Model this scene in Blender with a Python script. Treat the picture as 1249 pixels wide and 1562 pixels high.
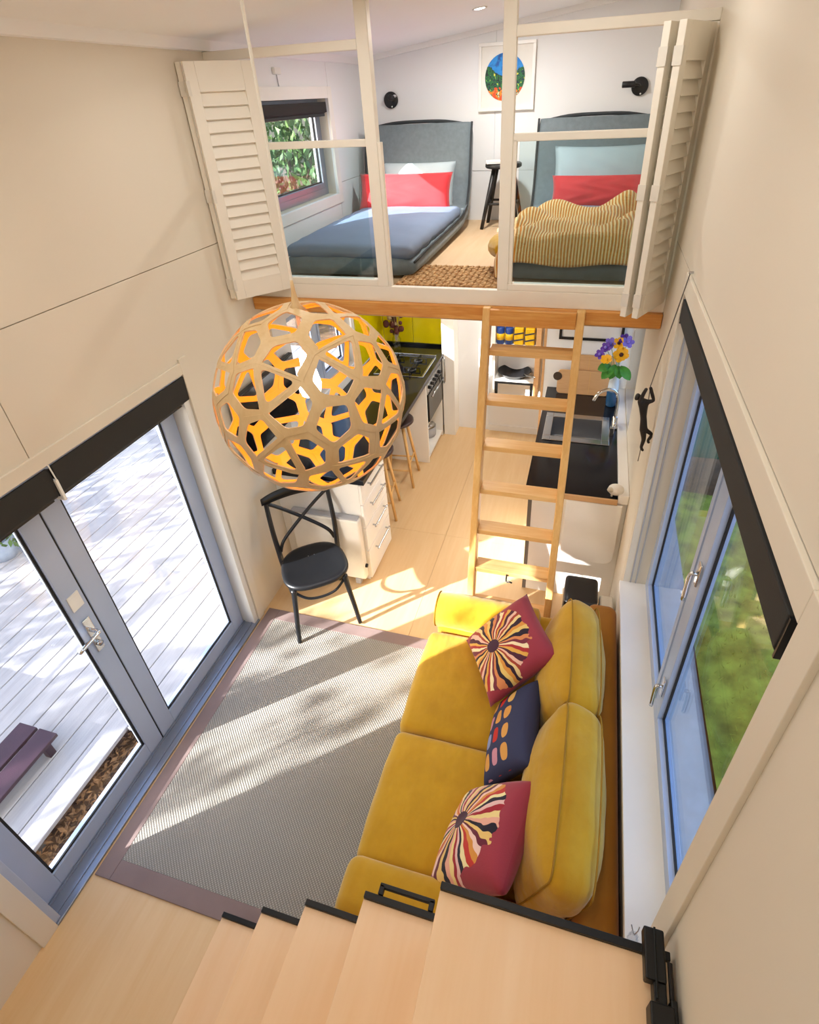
import bpy, bmesh, math, random
from mathutils import Vector, Matrix, Euler
R_ = random.Random(7)
for _o in list(bpy.data.objects): bpy.data.objects.remove(_o, do_unlink=True)
SC = bpy.context.scene
COL = SC.collection
PI = math.pi

# ------------------------------------------------------------------ camera
IMW, IMH = 1249.0, 1562.0
F_PX, CX, CY = 841.16, 647.2, 701.75
YAW, PITCH, ROLL = -.30652588, .58275987, .05671086
cam_d = bpy.data.cameras.new('camera'); cam = bpy.data.objects.new('camera', cam_d); COL.objects.link(cam)
_f = Vector((math.sin(YAW)*math.cos(PITCH), math.cos(YAW)*math.cos(PITCH), -math.sin(PITCH)))
_r = Vector((math.cos(YAW), -math.sin(YAW), 0)); _d = _f.cross(_r)
_r2 = math.cos(ROLL)*_r + math.sin(ROLL)*_d; _d2 = -math.sin(ROLL)*_r + math.cos(ROLL)*_d
_m = Matrix((_r2, -_d2, -_f)).transposed().to_4x4(); _m.translation = (0, 0, 3.0)
cam.matrix_world = _m
cam_d.sensor_fit = 'VERTICAL'; cam_d.sensor_height = 36.0
cam_d.lens = F_PX/IMH*36.0
cam_d.shift_x = (IMW/2-CX)/IMH; cam_d.shift_y = (CY-IMH/2)/IMH
cam_d.clip_start = .05; cam_d.clip_end = 200
SC.camera = cam

# ------------------------------------------------------------------ world, sun, exposure
SUN_AZ, SUN_EL = math.radians(41.5), math.radians(25)
SUN_DIR = Vector((math.cos(SUN_AZ)*math.cos(SUN_EL), math.sin(SUN_AZ)*math.cos(SUN_EL), -math.sin(SUN_EL)))
w = bpy.data.worlds.new('sky'); SC.world = w; w.use_nodes = True
nt = w.node_tree; nt.nodes.clear()
sky = nt.nodes.new('ShaderNodeTexSky'); sky.sky_type = 'NISHITA'; sky.sun_disc = False
sky.sun_elevation = SUN_EL; sky.sun_rotation = math.atan2(-SUN_DIR.x, -SUN_DIR.y); sky.air_density = 1.0; sky.dust_density = 2.2; sky.ozone_density = 1.0
bg = nt.nodes.new('ShaderNodeBackground'); bg.inputs['Strength'].default_value = 0.58
wo = nt.nodes.new('ShaderNodeOutputWorld')
nt.links.new(sky.outputs['Color'], bg.inputs['Color']); nt.links.new(bg.outputs['Background'], wo.inputs['Surface'])
sl = bpy.data.lights.new('sun', 'SUN'); sl.energy = 17.0; sl.angle = math.radians(.7); sl.color = (1, .95, .88)
so = bpy.data.objects.new('sun', sl); COL.objects.link(so); so.location = (-12, -10, 9)
so.rotation_euler = SUN_DIR.to_track_quat('-Z', 'Y').to_euler()
vs = SC.view_settings
vs.view_transform = 'Standard'; vs.look = 'None'; vs.gamma = 1.0; vs.exposure = 0.32; vs.use_curve_mapping = False
SC.cycles.max_bounces = 14; SC.cycles.diffuse_bounces = 8; SC.cycles.transparent_max_bounces = 24
SC.cycles.sample_clamp_indirect = 8.0; SC.cycles.use_denoising = True
LAMP_W = 3.6      # watts of each recessed fill lamp added to the main ceiling

# ------------------------------------------------------------------ materials
def lin(h):
    if isinstance(h, str):
        h = h.lstrip('#'); c = [int(h[i:i+2], 16)/255 for i in (0, 2, 4)]
    else: c = h
    return tuple(x/12.92 if x <= .04045 else ((x+.055)/1.055)**2.4 for x in c)+(1.0,)
MATS = {}
class NT:
    def __init__(s, name):
        s.m = bpy.data.materials.new(name); s.m.use_nodes = True; s.t = s.m.node_tree; s.t.nodes.clear()
        s.out = s.n('ShaderNodeOutputMaterial'); MATS[name] = s.m
    def n(s, k, **kw):
        x = s.t.nodes.new(k)
        for a, b in kw.items(): setattr(x, a, b)
        return x
    def l(s, a, b): s.t.links.new(a, b)
    def val(s, sock, v):
        if hasattr(v, 'is_linked') or hasattr(v, 'links'): s.l(v, sock)
        else: sock.default_value = v
    def math(s, op, a, b=0.0, c=None):
        x = s.n('ShaderNodeMath', operation=op); s.val(x.inputs[0], a); s.val(x.inputs[1], b)
        if c is not None: s.val(x.inputs[2], c)
        return x.outputs[0]
    def mix(s, f, a, b, typ='MIX'):
        x = s.n('ShaderNodeMix', data_type='RGBA', blend_type=typ); s.val(x.inputs[0], f); s.val(x.inputs[6], a); s.val(x.inputs[7], b); return x.outputs[2]
    def coord(s, which='Object', scale=None, rot=None):
        c = s.n('ShaderNodeTexCoord').outputs[which]
        if scale or rot:
            m = s.n('ShaderNodeMapping'); s.l(c, m.inputs[0])
            if scale: m.inputs['Scale'].default_value = scale
            if rot: m.inputs['Rotation'].default_value = rot
            c = m.outputs[0]
        return c
    def noise(s, co, scale, detail=3, rough=.5):
        x = s.n('ShaderNodeTexNoise'); s.l(co, x.inputs['Vector']); x.inputs['Scale'].default_value = scale; x.inputs['Detail'].default_value = detail; x.inputs['Roughness'].default_value = rough
        return x.outputs['Fac']
    def ramp(s, f, stops, interp='LINEAR'):
        x = s.n('ShaderNodeValToRGB'); x.color_ramp.interpolation = interp; e = x.color_ramp.elements
        while len(e) < len(stops): e.new(.5)
        for k, (p, c) in enumerate(stops): e[k].position = p; e[k].color = c if len(c) == 4 else lin(c)
        s.l(f, x.inputs[0]); return x.outputs['Color']
    def bsdf(s, color, rough=.6, metal=0., bump=None, bs=.2, bd=.01, spec=.5, trans=0., sheen=0., coat=0., emis=None, es=0.):
        b = s.n('ShaderNodeBsdfPrincipled'); s.val(b.inputs['Base Color'], color); s.val(b.inputs['Roughness'], rough)
        b.inputs['Metallic'].default_value = metal; b.inputs['Specular IOR Level'].default_value = spec
        b.inputs['Transmission Weight'].default_value = trans; b.inputs['Sheen Weight'].default_value = sheen; b.inputs['Coat Weight'].default_value = coat
        if emis: b.inputs['Emission Color'].default_value = emis; b.inputs['Emission Strength'].default_value = es
        if bump is not None:
            u = s.n('ShaderNodeBump'); u.inputs['Strength'].default_value = bs; u.inputs['Distance'].default_value = bd; s.l(bump, u.inputs['Height']); s.l(u.outputs[0], b.inputs['Normal'])
        s.l(b.outputs[0], s.out.inputs[0]); return s.m
def plain(name, h, rough=.6, metal=0., var=.06, scale=6., bump=.0, bscale=40., sheen=0., spec=.5, coat=0.):
    t = NT(name); co = t.coord(); f = t.noise(co, scale, 4); c = lin(h)
    lo = tuple(max(0, x*(1-var)) for x in c[:3])+(1,); hi = tuple(min(1, x*(1+var)) for x in c[:3])+(1,)
    col = t.ramp(f, [(.3, lo), (.7, hi)])
    b = t.noise(co, bscale, 3) if bump else None
    return t.bsdf(col, rough, metal, b, bump, .004, spec, sheen=sheen, coat=coat)
def wood(name, a, b, axis='y', scale=1., rough=.5, ring=22., coat=0., knots=False):
    t = NT(name); sc = {'x': (1.2, 14, 14), 'y': (14, 1.2, 14), 'z': (14, 14, 1.2)}[axis]
    co = t.coord('Object', tuple(k*scale for k in sc)); n = t.noise(co, 1.6, 6, .6); n2 = t.noise(co, 6, 3, .5)
    f = t.math('ADD', t.math('MULTIPLY', n, .75), t.math('MULTIPLY', n2, .25))
    f = t.math('FRACT', t.math('MULTIPLY', f, ring/8))
    f = t.math('ABSOLUTE', t.math('SUBTRACT', t.math('MULTIPLY', f, 2), 1))
    big = t.noise(t.coord(), 1.3, 2)
    col = t.ramp(f, [(.0, a), (1., b)])
    col = t.mix(t.math('MULTIPLY', big, .25), col, lin(b))
    return t.bsdf(col, rough, 0, n2, .05, .003, coat=coat)
W = {}
plain('wall_paint', '#dbd3c3', .75, var=.012, scale=2, bump=.03, bscale=180)
plain('wall_white', '#eaecee', .7, var=.012, scale=2)
plain('ceiling_paint', '#f1f2f2', .75, var=.01, scale=2)
plain('white_joinery', '#eeece6', .38, var=.015)
plain('shutter_paint', '#ebe6da', .45, var=.02)
plain('upvc', '#a6b6d2', .3, var=.02)
plain('upvc_cream', '#dcdcd8', .3, var=.02)
plain('alu', '#8f98a8', .35, .6, var=.05)
plain('gasket', '#14161a', .6)
plain('blind_fabric', '#262523', .8, var=.08, bump=.1, bscale=300)
plain('black_satin', '#15161a', .38, var=.1)
plain('black_metal', '#161616', .42, .4, var=.1)
plain('black_laminate', '#14151a', .14, var=.08)
plain('chair_black', '#17191d', .32, var=.15, bump=.05)
plain('steel', '#b9bcc0', .22, 1., var=.04)
plain('chrome', '#d7d9dc', .08, 1., var=.0)
plain('hinge', '#dedad0', .4)
plain('bronze', '#2c2623', .55, .3, var=.2)
plain('grey_gap', '#6f6a63', .6)
plain('oven_glass', '#0d0e10', .08, var=.05)
plain('yellow_glass', '#ecdc00', .22, var=.02, coat=.4)
plain('heater_white', '#e9e5da', .4)
plain('heater_grey', '#a9aaae', .45)
plain('maroon', '#8d2f3b', .85, sheen=.3, bump=.15, bscale=300)
plain('coral_red', '#c8262e', .75, sheen=.2, var=.1, bump=.1, bscale=60)
plain('pillow_grey', '#8a9499', .85, var=.06, bump=.1, bscale=40)
plain('sheet_blue', '#74839b', .85, var=.05, bump=.15, bscale=14)
plain('pale_linen', '#a8b6bd', .85, var=.05, bump=.12, bscale=20)
plain('bed_grey', '#667278', .85, var=.1, scale=30, bump=.25, bscale=240, sheen=.2)
plain('bed_piping', '#2e3337', .8)
plain('stool_black', '#1b1a1a', .45, var=.15)
plain('stool_seat', '#3d2420', .4, var=.2)
plain('paper', '#e8e6e0', .7)
plain('frame_white', '#efeeea', .4)
plain('frame_black', '#141416', .4)
plain('tin_blue', '#1c3f86', .35); plain('tin_yellow', '#e0b411', .4, var=.12, scale=40); plain('tin_dark', '#23304a', .4)
plain('petal_yellow', '#f5b90f', .6, var=.08, scale=80); plain('petal_purple', '#5b2fa8', .6, var=.2, scale=60); plain('petal_violet', '#8a78d8', .6, var=.15, scale=60); plain('flower_eye', '#3d1410', .7)
plain('leaf_green', '#3f8a2a', .5, var=.2, scale=30); plain('stem_green', '#6f9d62', .5, var=.1)
plain('dried_flower', '#5e2f2c', .8, var=.35, scale=40); plain('dried_pale', '#b39d78', .8, var=.3, scale=40)
plain('sheep_wool', '#e9e5dc', .9, bump=.5, bscale=120); plain('sheep_face', '#cfc6b4', .7)
plain('rug_border', '#86736f', .9, var=.06, bump=.2, bscale=260)
plain('seam_thread', '#9a7110', .8)
plain('deck_post', '#6d675e', .7)
plain('outdoor_red', '#2e1220', .45, var=.2)
plain('concrete', '#9aa7b8', .85, var=.12, scale=12, bump=.2)
plain('bark', '#4a3a2c', .9, var=.3, bump=.5)
plain('tree_leaf', '#4d6a35', .6, var=.35, scale=3)
plain('dry_leaf', '#84603a', .8, var=.5, scale=9)
plain('soil', '#6a4f35', .95, var=.4, scale=9, bump=.6, bscale=30)
plain('grass', '#93a03c', .9, var=.6, scale=7, bump=.8, bscale=60)
plain('gravel', '#8d8890', .9, var=.5, scale=50, bump=.8, bscale=70)
plain('weatherboard', '#b9c3cf', .6, var=.05)
plain('green_cloth', '#1e6b57', .7)
wood('pine', '#c98338', '#dba257', 'x', 1.0, .45, 26)
wood('pine_pale', '#d8a662', '#e6c083', 'x', 1.0, .5, 22)
wood('pine_z', '#d6a45c', '#e4ba78', 'z', 1.0, .45, 22)
wood('floor_ply', '#dcb784', '#e7ca9e', 'y', .6, .5, 10)
wood('stair_ply', '#e8c194', '#f0d1ab', 'y', .5, .72, 10)
wood('loft_ply', '#cfae86', '#dabf9b', 'y', .6, .6, 10)
wood('board_wood', '#c3935f', '#d3a878', 'x', 1.4, .55, 16)
wood('bamboo', '#cfae7c', '#dcc092', 'z', 1.2, .5, 12)
wood('stool_wood', '#cf9d58', '#deb474', 'z', 1.5, .5, 14)
wood('deck_wood', '#8a898c', '#9f9ea2', 'y', .8, .75, 18)
plain('bamboo_inner', '#ff9c0a', .5, var=.04)
def glass(name, tint=(.96, .98, 1), refl=.08):
    t = NT(name); tr = t.n('ShaderNodeBsdfTransparent'); tr.inputs[0].default_value = tint+(1,)
    gl = t.n('ShaderNodeBsdfGlossy'); gl.inputs['Roughness'].default_value = .02
    lw = t.n('ShaderNodeLayerWeight'); lw.inputs[0].default_value = .5
    mx = t.n('ShaderNodeMixShader'); t.l(t.math('MULTIPLY_ADD', t.math('POWER', lw.outputs['Facing'], 5.), .7, refl), mx.inputs[0]); t.l(tr.outputs[0], mx.inputs[1]); t.l(gl.outputs[0], mx.inputs[2]); t.l(mx.outputs[0], t.out.inputs[0])
glass('pane_glass', (.95, .97, 1), .04); glass('loft_glass', (.84, .92, .94), .05); glass('crystal', (.9, .92, .95), .12)
def velvet():
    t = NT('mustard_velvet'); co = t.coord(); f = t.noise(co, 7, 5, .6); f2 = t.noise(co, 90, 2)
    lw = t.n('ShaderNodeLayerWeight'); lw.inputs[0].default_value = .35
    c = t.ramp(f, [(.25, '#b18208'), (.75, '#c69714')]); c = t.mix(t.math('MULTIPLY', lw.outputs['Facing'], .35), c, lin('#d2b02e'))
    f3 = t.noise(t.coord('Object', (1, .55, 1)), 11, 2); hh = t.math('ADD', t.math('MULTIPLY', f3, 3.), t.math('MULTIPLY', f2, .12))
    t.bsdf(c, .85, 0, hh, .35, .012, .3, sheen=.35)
velvet()
plain('velvet_back', '#a5690a', .9, var=.1, sheen=.2, bump=.1, bscale=90)
def rugm():
    t = NT('rug_weave'); co = t.coord('Object', (1, 1, 1), (0, 0, .78))
    w1 = t.n('ShaderNodeTexWave', bands_direction='X'); w1.inputs['Scale'].default_value = 36; t.l(co, w1.inputs[0])
    w2 = t.n('ShaderNodeTexWave', bands_direction='Y'); w2.inputs['Scale'].default_value = 27; t.l(co, w2.inputs[0])
    h = t.math('MULTIPLY', w1.outputs['Fac'], w2.outputs['Fac']); nz = t.noise(co, 6, 3)
    c = t.ramp(h, [(0., '#837f78'), (.55, '#bab6ac')]); c = t.mix(t.math('MULTIPLY', nz, .25), c, lin('#8c857d'))
    t.bsdf(c, .95, 0, h, .6, .006, .2)
rugm()
def blanketm():
    t = NT('knit_blanket'); co = t.coord('UV', (60, 46, 1))
    w1 = t.n('ShaderNodeTexWave', bands_direction='X'); w1.inputs['Scale'].default_value = .27; w1.inputs['Distortion'].default_value = 1.2; t.l(co, w1.inputs[0])
    w2 = t.n('ShaderNodeTexWave', bands_direction='Y'); w2.inputs['Scale'].default_value = .5; t.l(co, w2.inputs[0])
    c = t.ramp(w1.outputs['Fac'], [(.25, '#c27a14'), (.85, '#ecd09a')]); h = t.math('ADD', w1.outputs['Fac'], t.math('MULTIPLY', w2.outputs['Fac'], .4))
    t.bsdf(c, .9, 0, h, .6, .008, .2, sheen=.2)
blanketm()
def jutem():
    t = NT('jute'); co = t.coord(); f = t.noise(co, 45, 3)
    t.bsdf(t.ramp(f, [(.3, '#8f6a45'), (.7, '#d6b080')]), .9, 0, f, .4, .006, .2)
jutem()
def sunburst(name, stripes, cx, cy, rad):
    t = NT(name); co = t.coord(); s = t.n('ShaderNodeSeparateXYZ'); t.l(co, s.inputs[0])
    x = t.math('SUBTRACT', s.outputs[0], cx); y = t.math('SUBTRACT', s.outputs[1], cy)
    nz = t.noise(co, 9, 2); a = t.math('ARCTAN2', y, x); r = t.math('SQRT', t.math('ADD', t.math('MULTIPLY', x, x), t.math('MULTIPLY', y, y)))
    a = t.math('ADD', a, t.math('MULTIPLY', t.math('SUBTRACT', nz, .5), .5))
    k = t.math('FRACT', t.math('MULTIPLY', t.math('ADD', a, PI), 4/(2*PI)))
    cols = ['#d9913f', '#3a2430', '#e8c98a', '#a5432f', '#e9b9a0', '#552a38', '#e0a94c', '#b03535', '#f0dcae', '#7a3440', '#d98a55', '#2e2430', '#e3bf6a']
    if stripes: cols = ['#ecd28a', '#a02832', '#e5b9ae', '#2b2431', '#efdca0', '#c0392f', '#d9913f', '#f0c9b8', '#6b2836', '#e8c070', '#27222c', '#e6a88e']
    c = t.ramp(k, [(i/len(cols), q) for i, q in enumerate(cols)], 'CONSTANT')
    n2 = t.noise(co, 14, 2); edge = t.math('ADD', r, t.math('MULTIPLY', t.math('SUBTRACT', n2, .5), .09))
    c = t.mix(t.math('LESS_THAN', r, .036), c, lin('#4a2c3a'))
    c = t.mix(t.math('GREATER_THAN', edge, rad), c, lin('#9c3a44'))
    c = t.mix(t.math('LESS_THAN', s.outputs[2], .006), c, lin('#96323e'))
    f = t.noise(co, 160, 2); t.bsdf(c, .9, 0, f, .15, .003, .2, sheen=.2)
sunburst('sunburst_a', False, -.05, .0, .205); sunburst('sunburst_b', True, -.05, 0., .205)
def blocks():
    t = NT('block_print'); co = t.coord(); s = t.n('ShaderNodeSeparateXYZ'); t.l(co, s.inputs[0])
    u = t.math('DIVIDE', s.outputs[1], .098); v = t.math('DIVIDE', s.outputs[0], .062)
    fu = t.math('ABSOLUTE', t.math('SUBTRACT', t.math('FRACT', t.math('ADD', u, 10)), .5)); fv = t.math('ABSOLUTE', t.math('SUBTRACT', t.math('FRACT', t.math('ADD', v, 10)), .5))
    d = t.math('ADD', t.math('POWER', t.math('DIVIDE', fu, .36), 3.), t.math('POWER', t.math('DIVIDE', fv, .33), 3.))
    cell = t.n('ShaderNodeCombineXYZ'); t.l(t.math('FLOOR', t.math('ADD', u, 10)), cell.inputs[0]); t.l(t.math('FLOOR', t.math('ADD', v, 10)), cell.inputs[1])
    wn = t.n('ShaderNodeTexWhiteNoise', noise_dimensions='2D'); t.l(cell.outputs[0], wn.inputs['Vector'])
    c = t.ramp(wn.outputs['Value'], [(0, '#d0352c'), (.25, '#d59a50'), (.45, '#c88b97'), (.62, '#e0b060'), (.78, '#c0392f'), (.9, '#8a93b5')], 'CONSTANT')
    inb = t.math('MULTIPLY', t.math('LESS_THAN', d, 1.), t.math('GREATER_THAN', s.outputs[2], .012))
    inb = t.math('MULTIPLY', inb, t.math('LESS_THAN', s.outputs[0], .062))
    c = t.mix(inb, lin('#3c3f58'), c); f = t.noise(co, 170, 2); t.bsdf(c, .9, 0, f, .15, .003, .2)
blocks()
def artm():
    t = NT('painting_print'); co = t.coord(); s = t.n('ShaderNodeSeparateXYZ'); t.l(co, s.inputs[0]); x, z = s.outputs[0], s.outputs[2]
    n = t.noise(co, 16, 3); n2 = t.noise(co, 34, 2)
    c = t.ramp(n, [(0, '#0a58b8'), (.5, '#1f8fe0'), (.62, '#0b4fa0')])
    land = t.ramp(n2, [(0, '#0c2c28'), (.42, '#1d6b34'), (.52, '#12303e'), (.6, '#3f9a3f'), (.66, '#d9d24a')], 'CONSTANT')
    c = t.mix(t.math('LESS_THAN', t.math('ADD', z, t.math('MULTIPLY', t.math('ABSOLUTE', t.math('SUBTRACT', x, .02)), -.5)), t.math('MULTIPLY', t.math('SUBTRACT', n, .5), .12)), c, land)
    warm = t.ramp(n2, [(0, '#d94a18'), (.45, '#f08a20'), (.55, '#1d4d2b'), (.62, '#e8d9b0')], 'CONSTANT')
    c = t.mix(t.math('LESS_THAN', t.math('ADD', z, t.math('MULTIPLY', t.math('SUBTRACT', n2, .5), .1)), -.075), c, warm)
    t.bsdf(c, .6)
artm()
def emit(name, col, st):
    t = NT(name); e = t.n('ShaderNodeEmission'); e.inputs[0].default_value = col; e.inputs[1].default_value = st; t.l(e.outputs[0], t.out.inputs[0])
emit('lamp_glow', (1, .95, .86, 1), 12.0)
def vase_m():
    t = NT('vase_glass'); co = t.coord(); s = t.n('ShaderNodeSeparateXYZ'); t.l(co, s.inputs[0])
    c = t.ramp(s.outputs[2], [(.0, '#2c5a86'), (.13, '#2c5a86'), (.15, '#d6e3ee'), (1, '#d6e3ee')]); t.bsdf(c, .15, 0, coat=.3)  # lower blue stands for water and a blue reflection, put into the colour
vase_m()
# ------------------------------------------------------------------ geometry helpers
class MB:
    """collects vertices / faces in world coordinates; build() links them as ONE mesh object"""
    def __init__(s): s.v = []; s.f = []; s.mi = []; s.uv = None
    def add(s, vs, fs, mi=0):
        o = len(s.v); s.v += [Vector(p) for p in vs]; s.f += [tuple(i+o for i in q) for q in fs]; s.mi += [mi]*len(fs); return s
    def box(s, x0, x1, y0, y1, z0, z1, mi=0, M=None):
        vs = [Vector(p) for p in ((x0,y0,z0),(x1,y0,z0),(x1,y1,z0),(x0,y1,z0),(x0,y0,z1),(x1,y0,z1),(x1,y1,z1),(x0,y1,z1))]
        if M: vs = [M @ p for p in vs]
        return s.add(vs, [(0,3,2,1),(4,5,6,7),(0,1,5,4),(1,2,6,5),(2,3,7,6),(3,0,4,7)], mi)
    def bar(s, a, b, w, h, up=(0,0,1), mi=0):
        a, b = Vector(a), Vector(b); d = (b-a).normalized(); u = Vector(up)
        if abs(d.dot(u)) > .98: u = Vector((0,1,0))
        r = d.cross(u).normalized(); u = r.cross(d)
        vs = [p+r*i*w/2+u*j*h/2 for p in (a, b) for i, j in ((-1,-1),(1,-1),(1,1),(-1,1))]
        return s.add(vs, [(3,2,1,0),(4,5,6,7),(0,1,5,4),(1,2,6,5),(2,3,7,6),(3,0,4,7)], mi)
    def tube(s, pts, rad, seg=10, smooth_n=0, mi=0, flat=1.0):
        pts = [Vector(p) for p in pts]; rads = list(rad) if isinstance(rad, (list, tuple)) else [rad]*len(pts)
        if smooth_n and len(pts) > 2:
            P, Q = [], []
            for i in range(len(pts)-1):
                p0 = pts[max(i-1, 0)]; p1 = pts[i]; p2 = pts[i+1]; p3 = pts[min(i+2, len(pts)-1)]
                for k in range(smooth_n):
                    t = k/smooth_n
                    P.append(.5*((2*p1)+(p2-p0)*t+(2*p0-5*p1+4*p2-p3)*t*t+(3*p1-p0-3*p2+p3)*t**3)); Q.append(rads[i]*(1-t)+rads[i+1]*t)
            pts = P+[pts[-1]]; rads = Q+[rads[-1]]
        n = len(pts); vs = []; fs = []; u = None
        for i in range(n):
            d = (pts[min(i+1, n-1)]-pts[max(i-1, 0)]).normalized()
            if u is None: u = d.orthogonal().normalized()
            u = (u-d*u.dot(d)).normalized(); r = d.cross(u)
            for k in range(seg):
                a = 2*PI*k/seg; vs.append(pts[i]+(u*math.cos(a)+r*math.sin(a)*flat)*rads[i])
        for i in range(n-1):
            for k in range(seg): fs.append((i*seg+k, i*seg+(k+1) % seg, (i+1)*seg+(k+1) % seg, (i+1)*seg+k))
        fs.append(tuple(range(seg-1, -1, -1))); fs.append(tuple((n-1)*seg+k for k in range(seg)))
        return s.add(vs, fs, mi)
    def lathe(s, c, prof, seg=24, M=None, mi=0):
        c = Vector(c); vs = []; fs = []
        for r, z in prof:
            for k in range(seg):
                a = 2*PI*k/seg; p = Vector((r*math.cos(a), r*math.sin(a), z)); vs.append(c+(M @ p if M else p))
        for i in range(len(prof)-1):
            for k in range(seg): fs.append((i*seg+k, i*seg+(k+1) % seg, (i+1)*seg+(k+1) % seg, (i+1)*seg+k))
        if prof[0][0] > 1e-5: fs.append(tuple(range(seg-1, -1, -1)))
        if prof[-1][0] > 1e-5: fs.append(tuple((len(prof)-1)*seg+k for k in range(seg)))
        return s.add(vs, fs, mi)
    def ball(s, c, r, n=10, sc=(1,1,1)):
        c = Vector(c); vs = []; fs = []; m = max(5, n//2+1)
        for i in range(m+1):
            t = PI*i/m
            for k in range(n):
                a = 2*PI*k/n; vs.append(c+Vector((r*sc[0]*math.sin(t)*math.cos(a), r*sc[1]*math.sin(t)*math.sin(a), r*sc[2]*math.cos(t))))
        for i in range(m):
            for k in range(n): fs.append((i*n+k, (i+1)*n+k, (i+1)*n+(k+1) % n, i*n+(k+1) % n))
        return s.add(vs, fs)
    def prism(s, poly, off, mi=0):
        n = len(poly); off = Vector(off); vs = [Vector(p) for p in poly]+[Vector(p)+off for p in poly]
        fs = [tuple(range(n-1, -1, -1)), tuple(range(n, 2*n))]+[(i, (i+1) % n, n+(i+1) % n, n+i) for i in range(n)]
        return s.add(vs, fs, mi)
    def softbox(s, c, size, r, bulge=(0, 0, 0), M=None, n=6, noise=0., seed=0):
        c = Vector(c); h = [k/2 for k in size]
        def ax(hh, rr):
            o = [-hh+rr*(1-math.cos(a*PI/8)) for a in range(4)]
            mid = [-(hh-rr)+2*(hh-rr)*k/n for k in range(n+1)]
            return o+mid+[-x for x in reversed(o)]
        A = [ax(hh, min(r, hh*.98)) for hh in h]; vs = []; idx = {}; fs = []
        rr = [min(r, hh*.98) for hh in h]; rm = min(rr); rnd = random.Random(seed)
        ph = [rnd.uniform(0, 6) for _ in range(6)]
        def vert(i, j, k):
            key = (i, j, k)
            if key in idx: return idx[key]
            p = Vector((A[0][i], A[1][j], A[2][k])); inn = Vector([max(-(h[q]-rm), min(h[q]-rm, p[q])) for q in range(3)]); d = p-inn
            if d.length > 1e-9: p = inn+d.normalized()*rm
            e = [1-(p[q]/h[q])**2 for q in range(3)]; b = [0, 0, 0]
            for q in range(3):
                o1, o2 = (q+1) % 3, (q+2) % 3; b[q] = bulge[q]*max(0, e[o1])*max(0, e[o2])*(p[q]/h[q])
            p = p+Vector(b)
            if noise:
                w = math.sin(p.x*23+ph[0]+2*math.sin(p.y*17+ph[1]))+math.sin(p.y*29+ph[2]+2*math.sin(p.z*19+ph[3]))+math.sin(p.z*31+ph[4]+p.x*13)
                p = p*(1+noise*w/ max(h))
            idx[key] = len(vs); vs.append(c+(M @ p if M else p)); return idx[key]
        N = [len(a)-1 for a in A]
        for a, b, cc in ((0, 1, 2), (1, 2, 0), (2, 0, 1)):
            for i in range(N[a]):
                for j in range(N[b]):
                    for end in (0, N[cc]):
                        q = []
                        for di, dj in ((0,0),(1,0),(1,1),(0,1)):
                            t = [0, 0, 0]; t[a] = i+di; t[b] = j+dj; t[cc] = end; q.append(vert(*t))
                        fs.append(tuple(q) if end else tuple(reversed(q)))
        return s.add(vs, fs)
    def build(s, name, mat, parent=None, bevel=0., seg=2, smooth=False, origin=None, subsurf=0, world=None):
        me = bpy.data.meshes.new(name)
        if parent is None:
            if origin is None:
                xs = [p.x for p in s.v]; ys = [p.y for p in s.v]; zs = [p.z for p in s.v]
                origin = Vector(((min(xs)+max(xs))/2, (min(ys)+max(ys))/2, min(zs)))
            off = Vector(origin)
        else: off = Vector(parent.get('_o', (0, 0, 0)))
        me.from_pydata([tuple(p-off) for p in s.v], [], s.f); me.validate(); me.update()
        mats = mat if isinstance(mat, (list, tuple)) else [mat]
        for m in mats: me.materials.append(MATS[m])
        if len(mats) > 1 and len(me.polygons) == len(s.mi): me.polygons.foreach_set('material_index', s.mi)
        if smooth: me.polygons.foreach_set('use_smooth', [True]*len(me.polygons))
        if s.uv:
            ul = me.uv_layers.new(name='UVMap')
            for lp in me.loops: ul.data[lp.index].uv = s.uv[lp.vertex_index]
        o = bpy.data.objects.new(name, me); COL.objects.link(o)
        if parent is None: o.location = off
        else: o.parent = parent
        if parent is not None and parent.type != 'EMPTY' and parent.parent is None and '_o' not in parent: pass
        o['_o'] = tuple(off)
        if bevel:
            b = o.modifiers.new('bevel', 'BEVEL'); b.width = bevel; b.segments = seg; b.limit_method = 'ANGLE'; b.angle_limit = .7
            if smooth is False and seg > 1: me.polygons.foreach_set('use_smooth', [False]*len(me.polygons))
        if subsurf:
            q = o.modifiers.new('subsurf', 'SUBSURF'); q.levels = q.render_levels = subsurf
        return o
def tag(o, label=None, cat=None, group=None, kind=None):
    if label: o['label'] = label
    if cat: o['category'] = cat
    if group: o['group'] = group
    if kind: o['kind'] = kind
    return o
def thing(name, label, cat, loc=(0, 0, 0), group=None, kind=None):
    o = bpy.data.objects.new(name, None); COL.objects.link(o); o.location = loc; o['_o'] = tuple(loc); o.empty_display_size = .1
    return tag(o, label, cat, group, kind)
def B(*a, **k): return MB().box(*a, **k)
def rotz(a): return Matrix.Rotation(a, 3, 'Z')
def cells(rect, holes):
    a0, a1, b0, b1 = rect
    A = sorted({a0, a1}|{min(max(q, a0), a1) for h in holes for q in h[:2]}); Bq = sorted({b0, b1}|{min(max(q, b0), b1) for h in holes for q in h[2:]})
    out = []
    for i in range(len(A)-1):
        for j in range(len(Bq)-1):
            ca, cb = (A[i]+A[i+1])/2, (Bq[j]+Bq[j+1])/2
            if A[i+1]-A[i] > 1e-6 and Bq[j+1]-Bq[j] > 1e-6 and not any(h[0] < ca < h[1] and h[2] < cb < h[3] for h in holes): out.append((A[i], A[i+1], Bq[j], Bq[j+1]))
    return out

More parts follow.
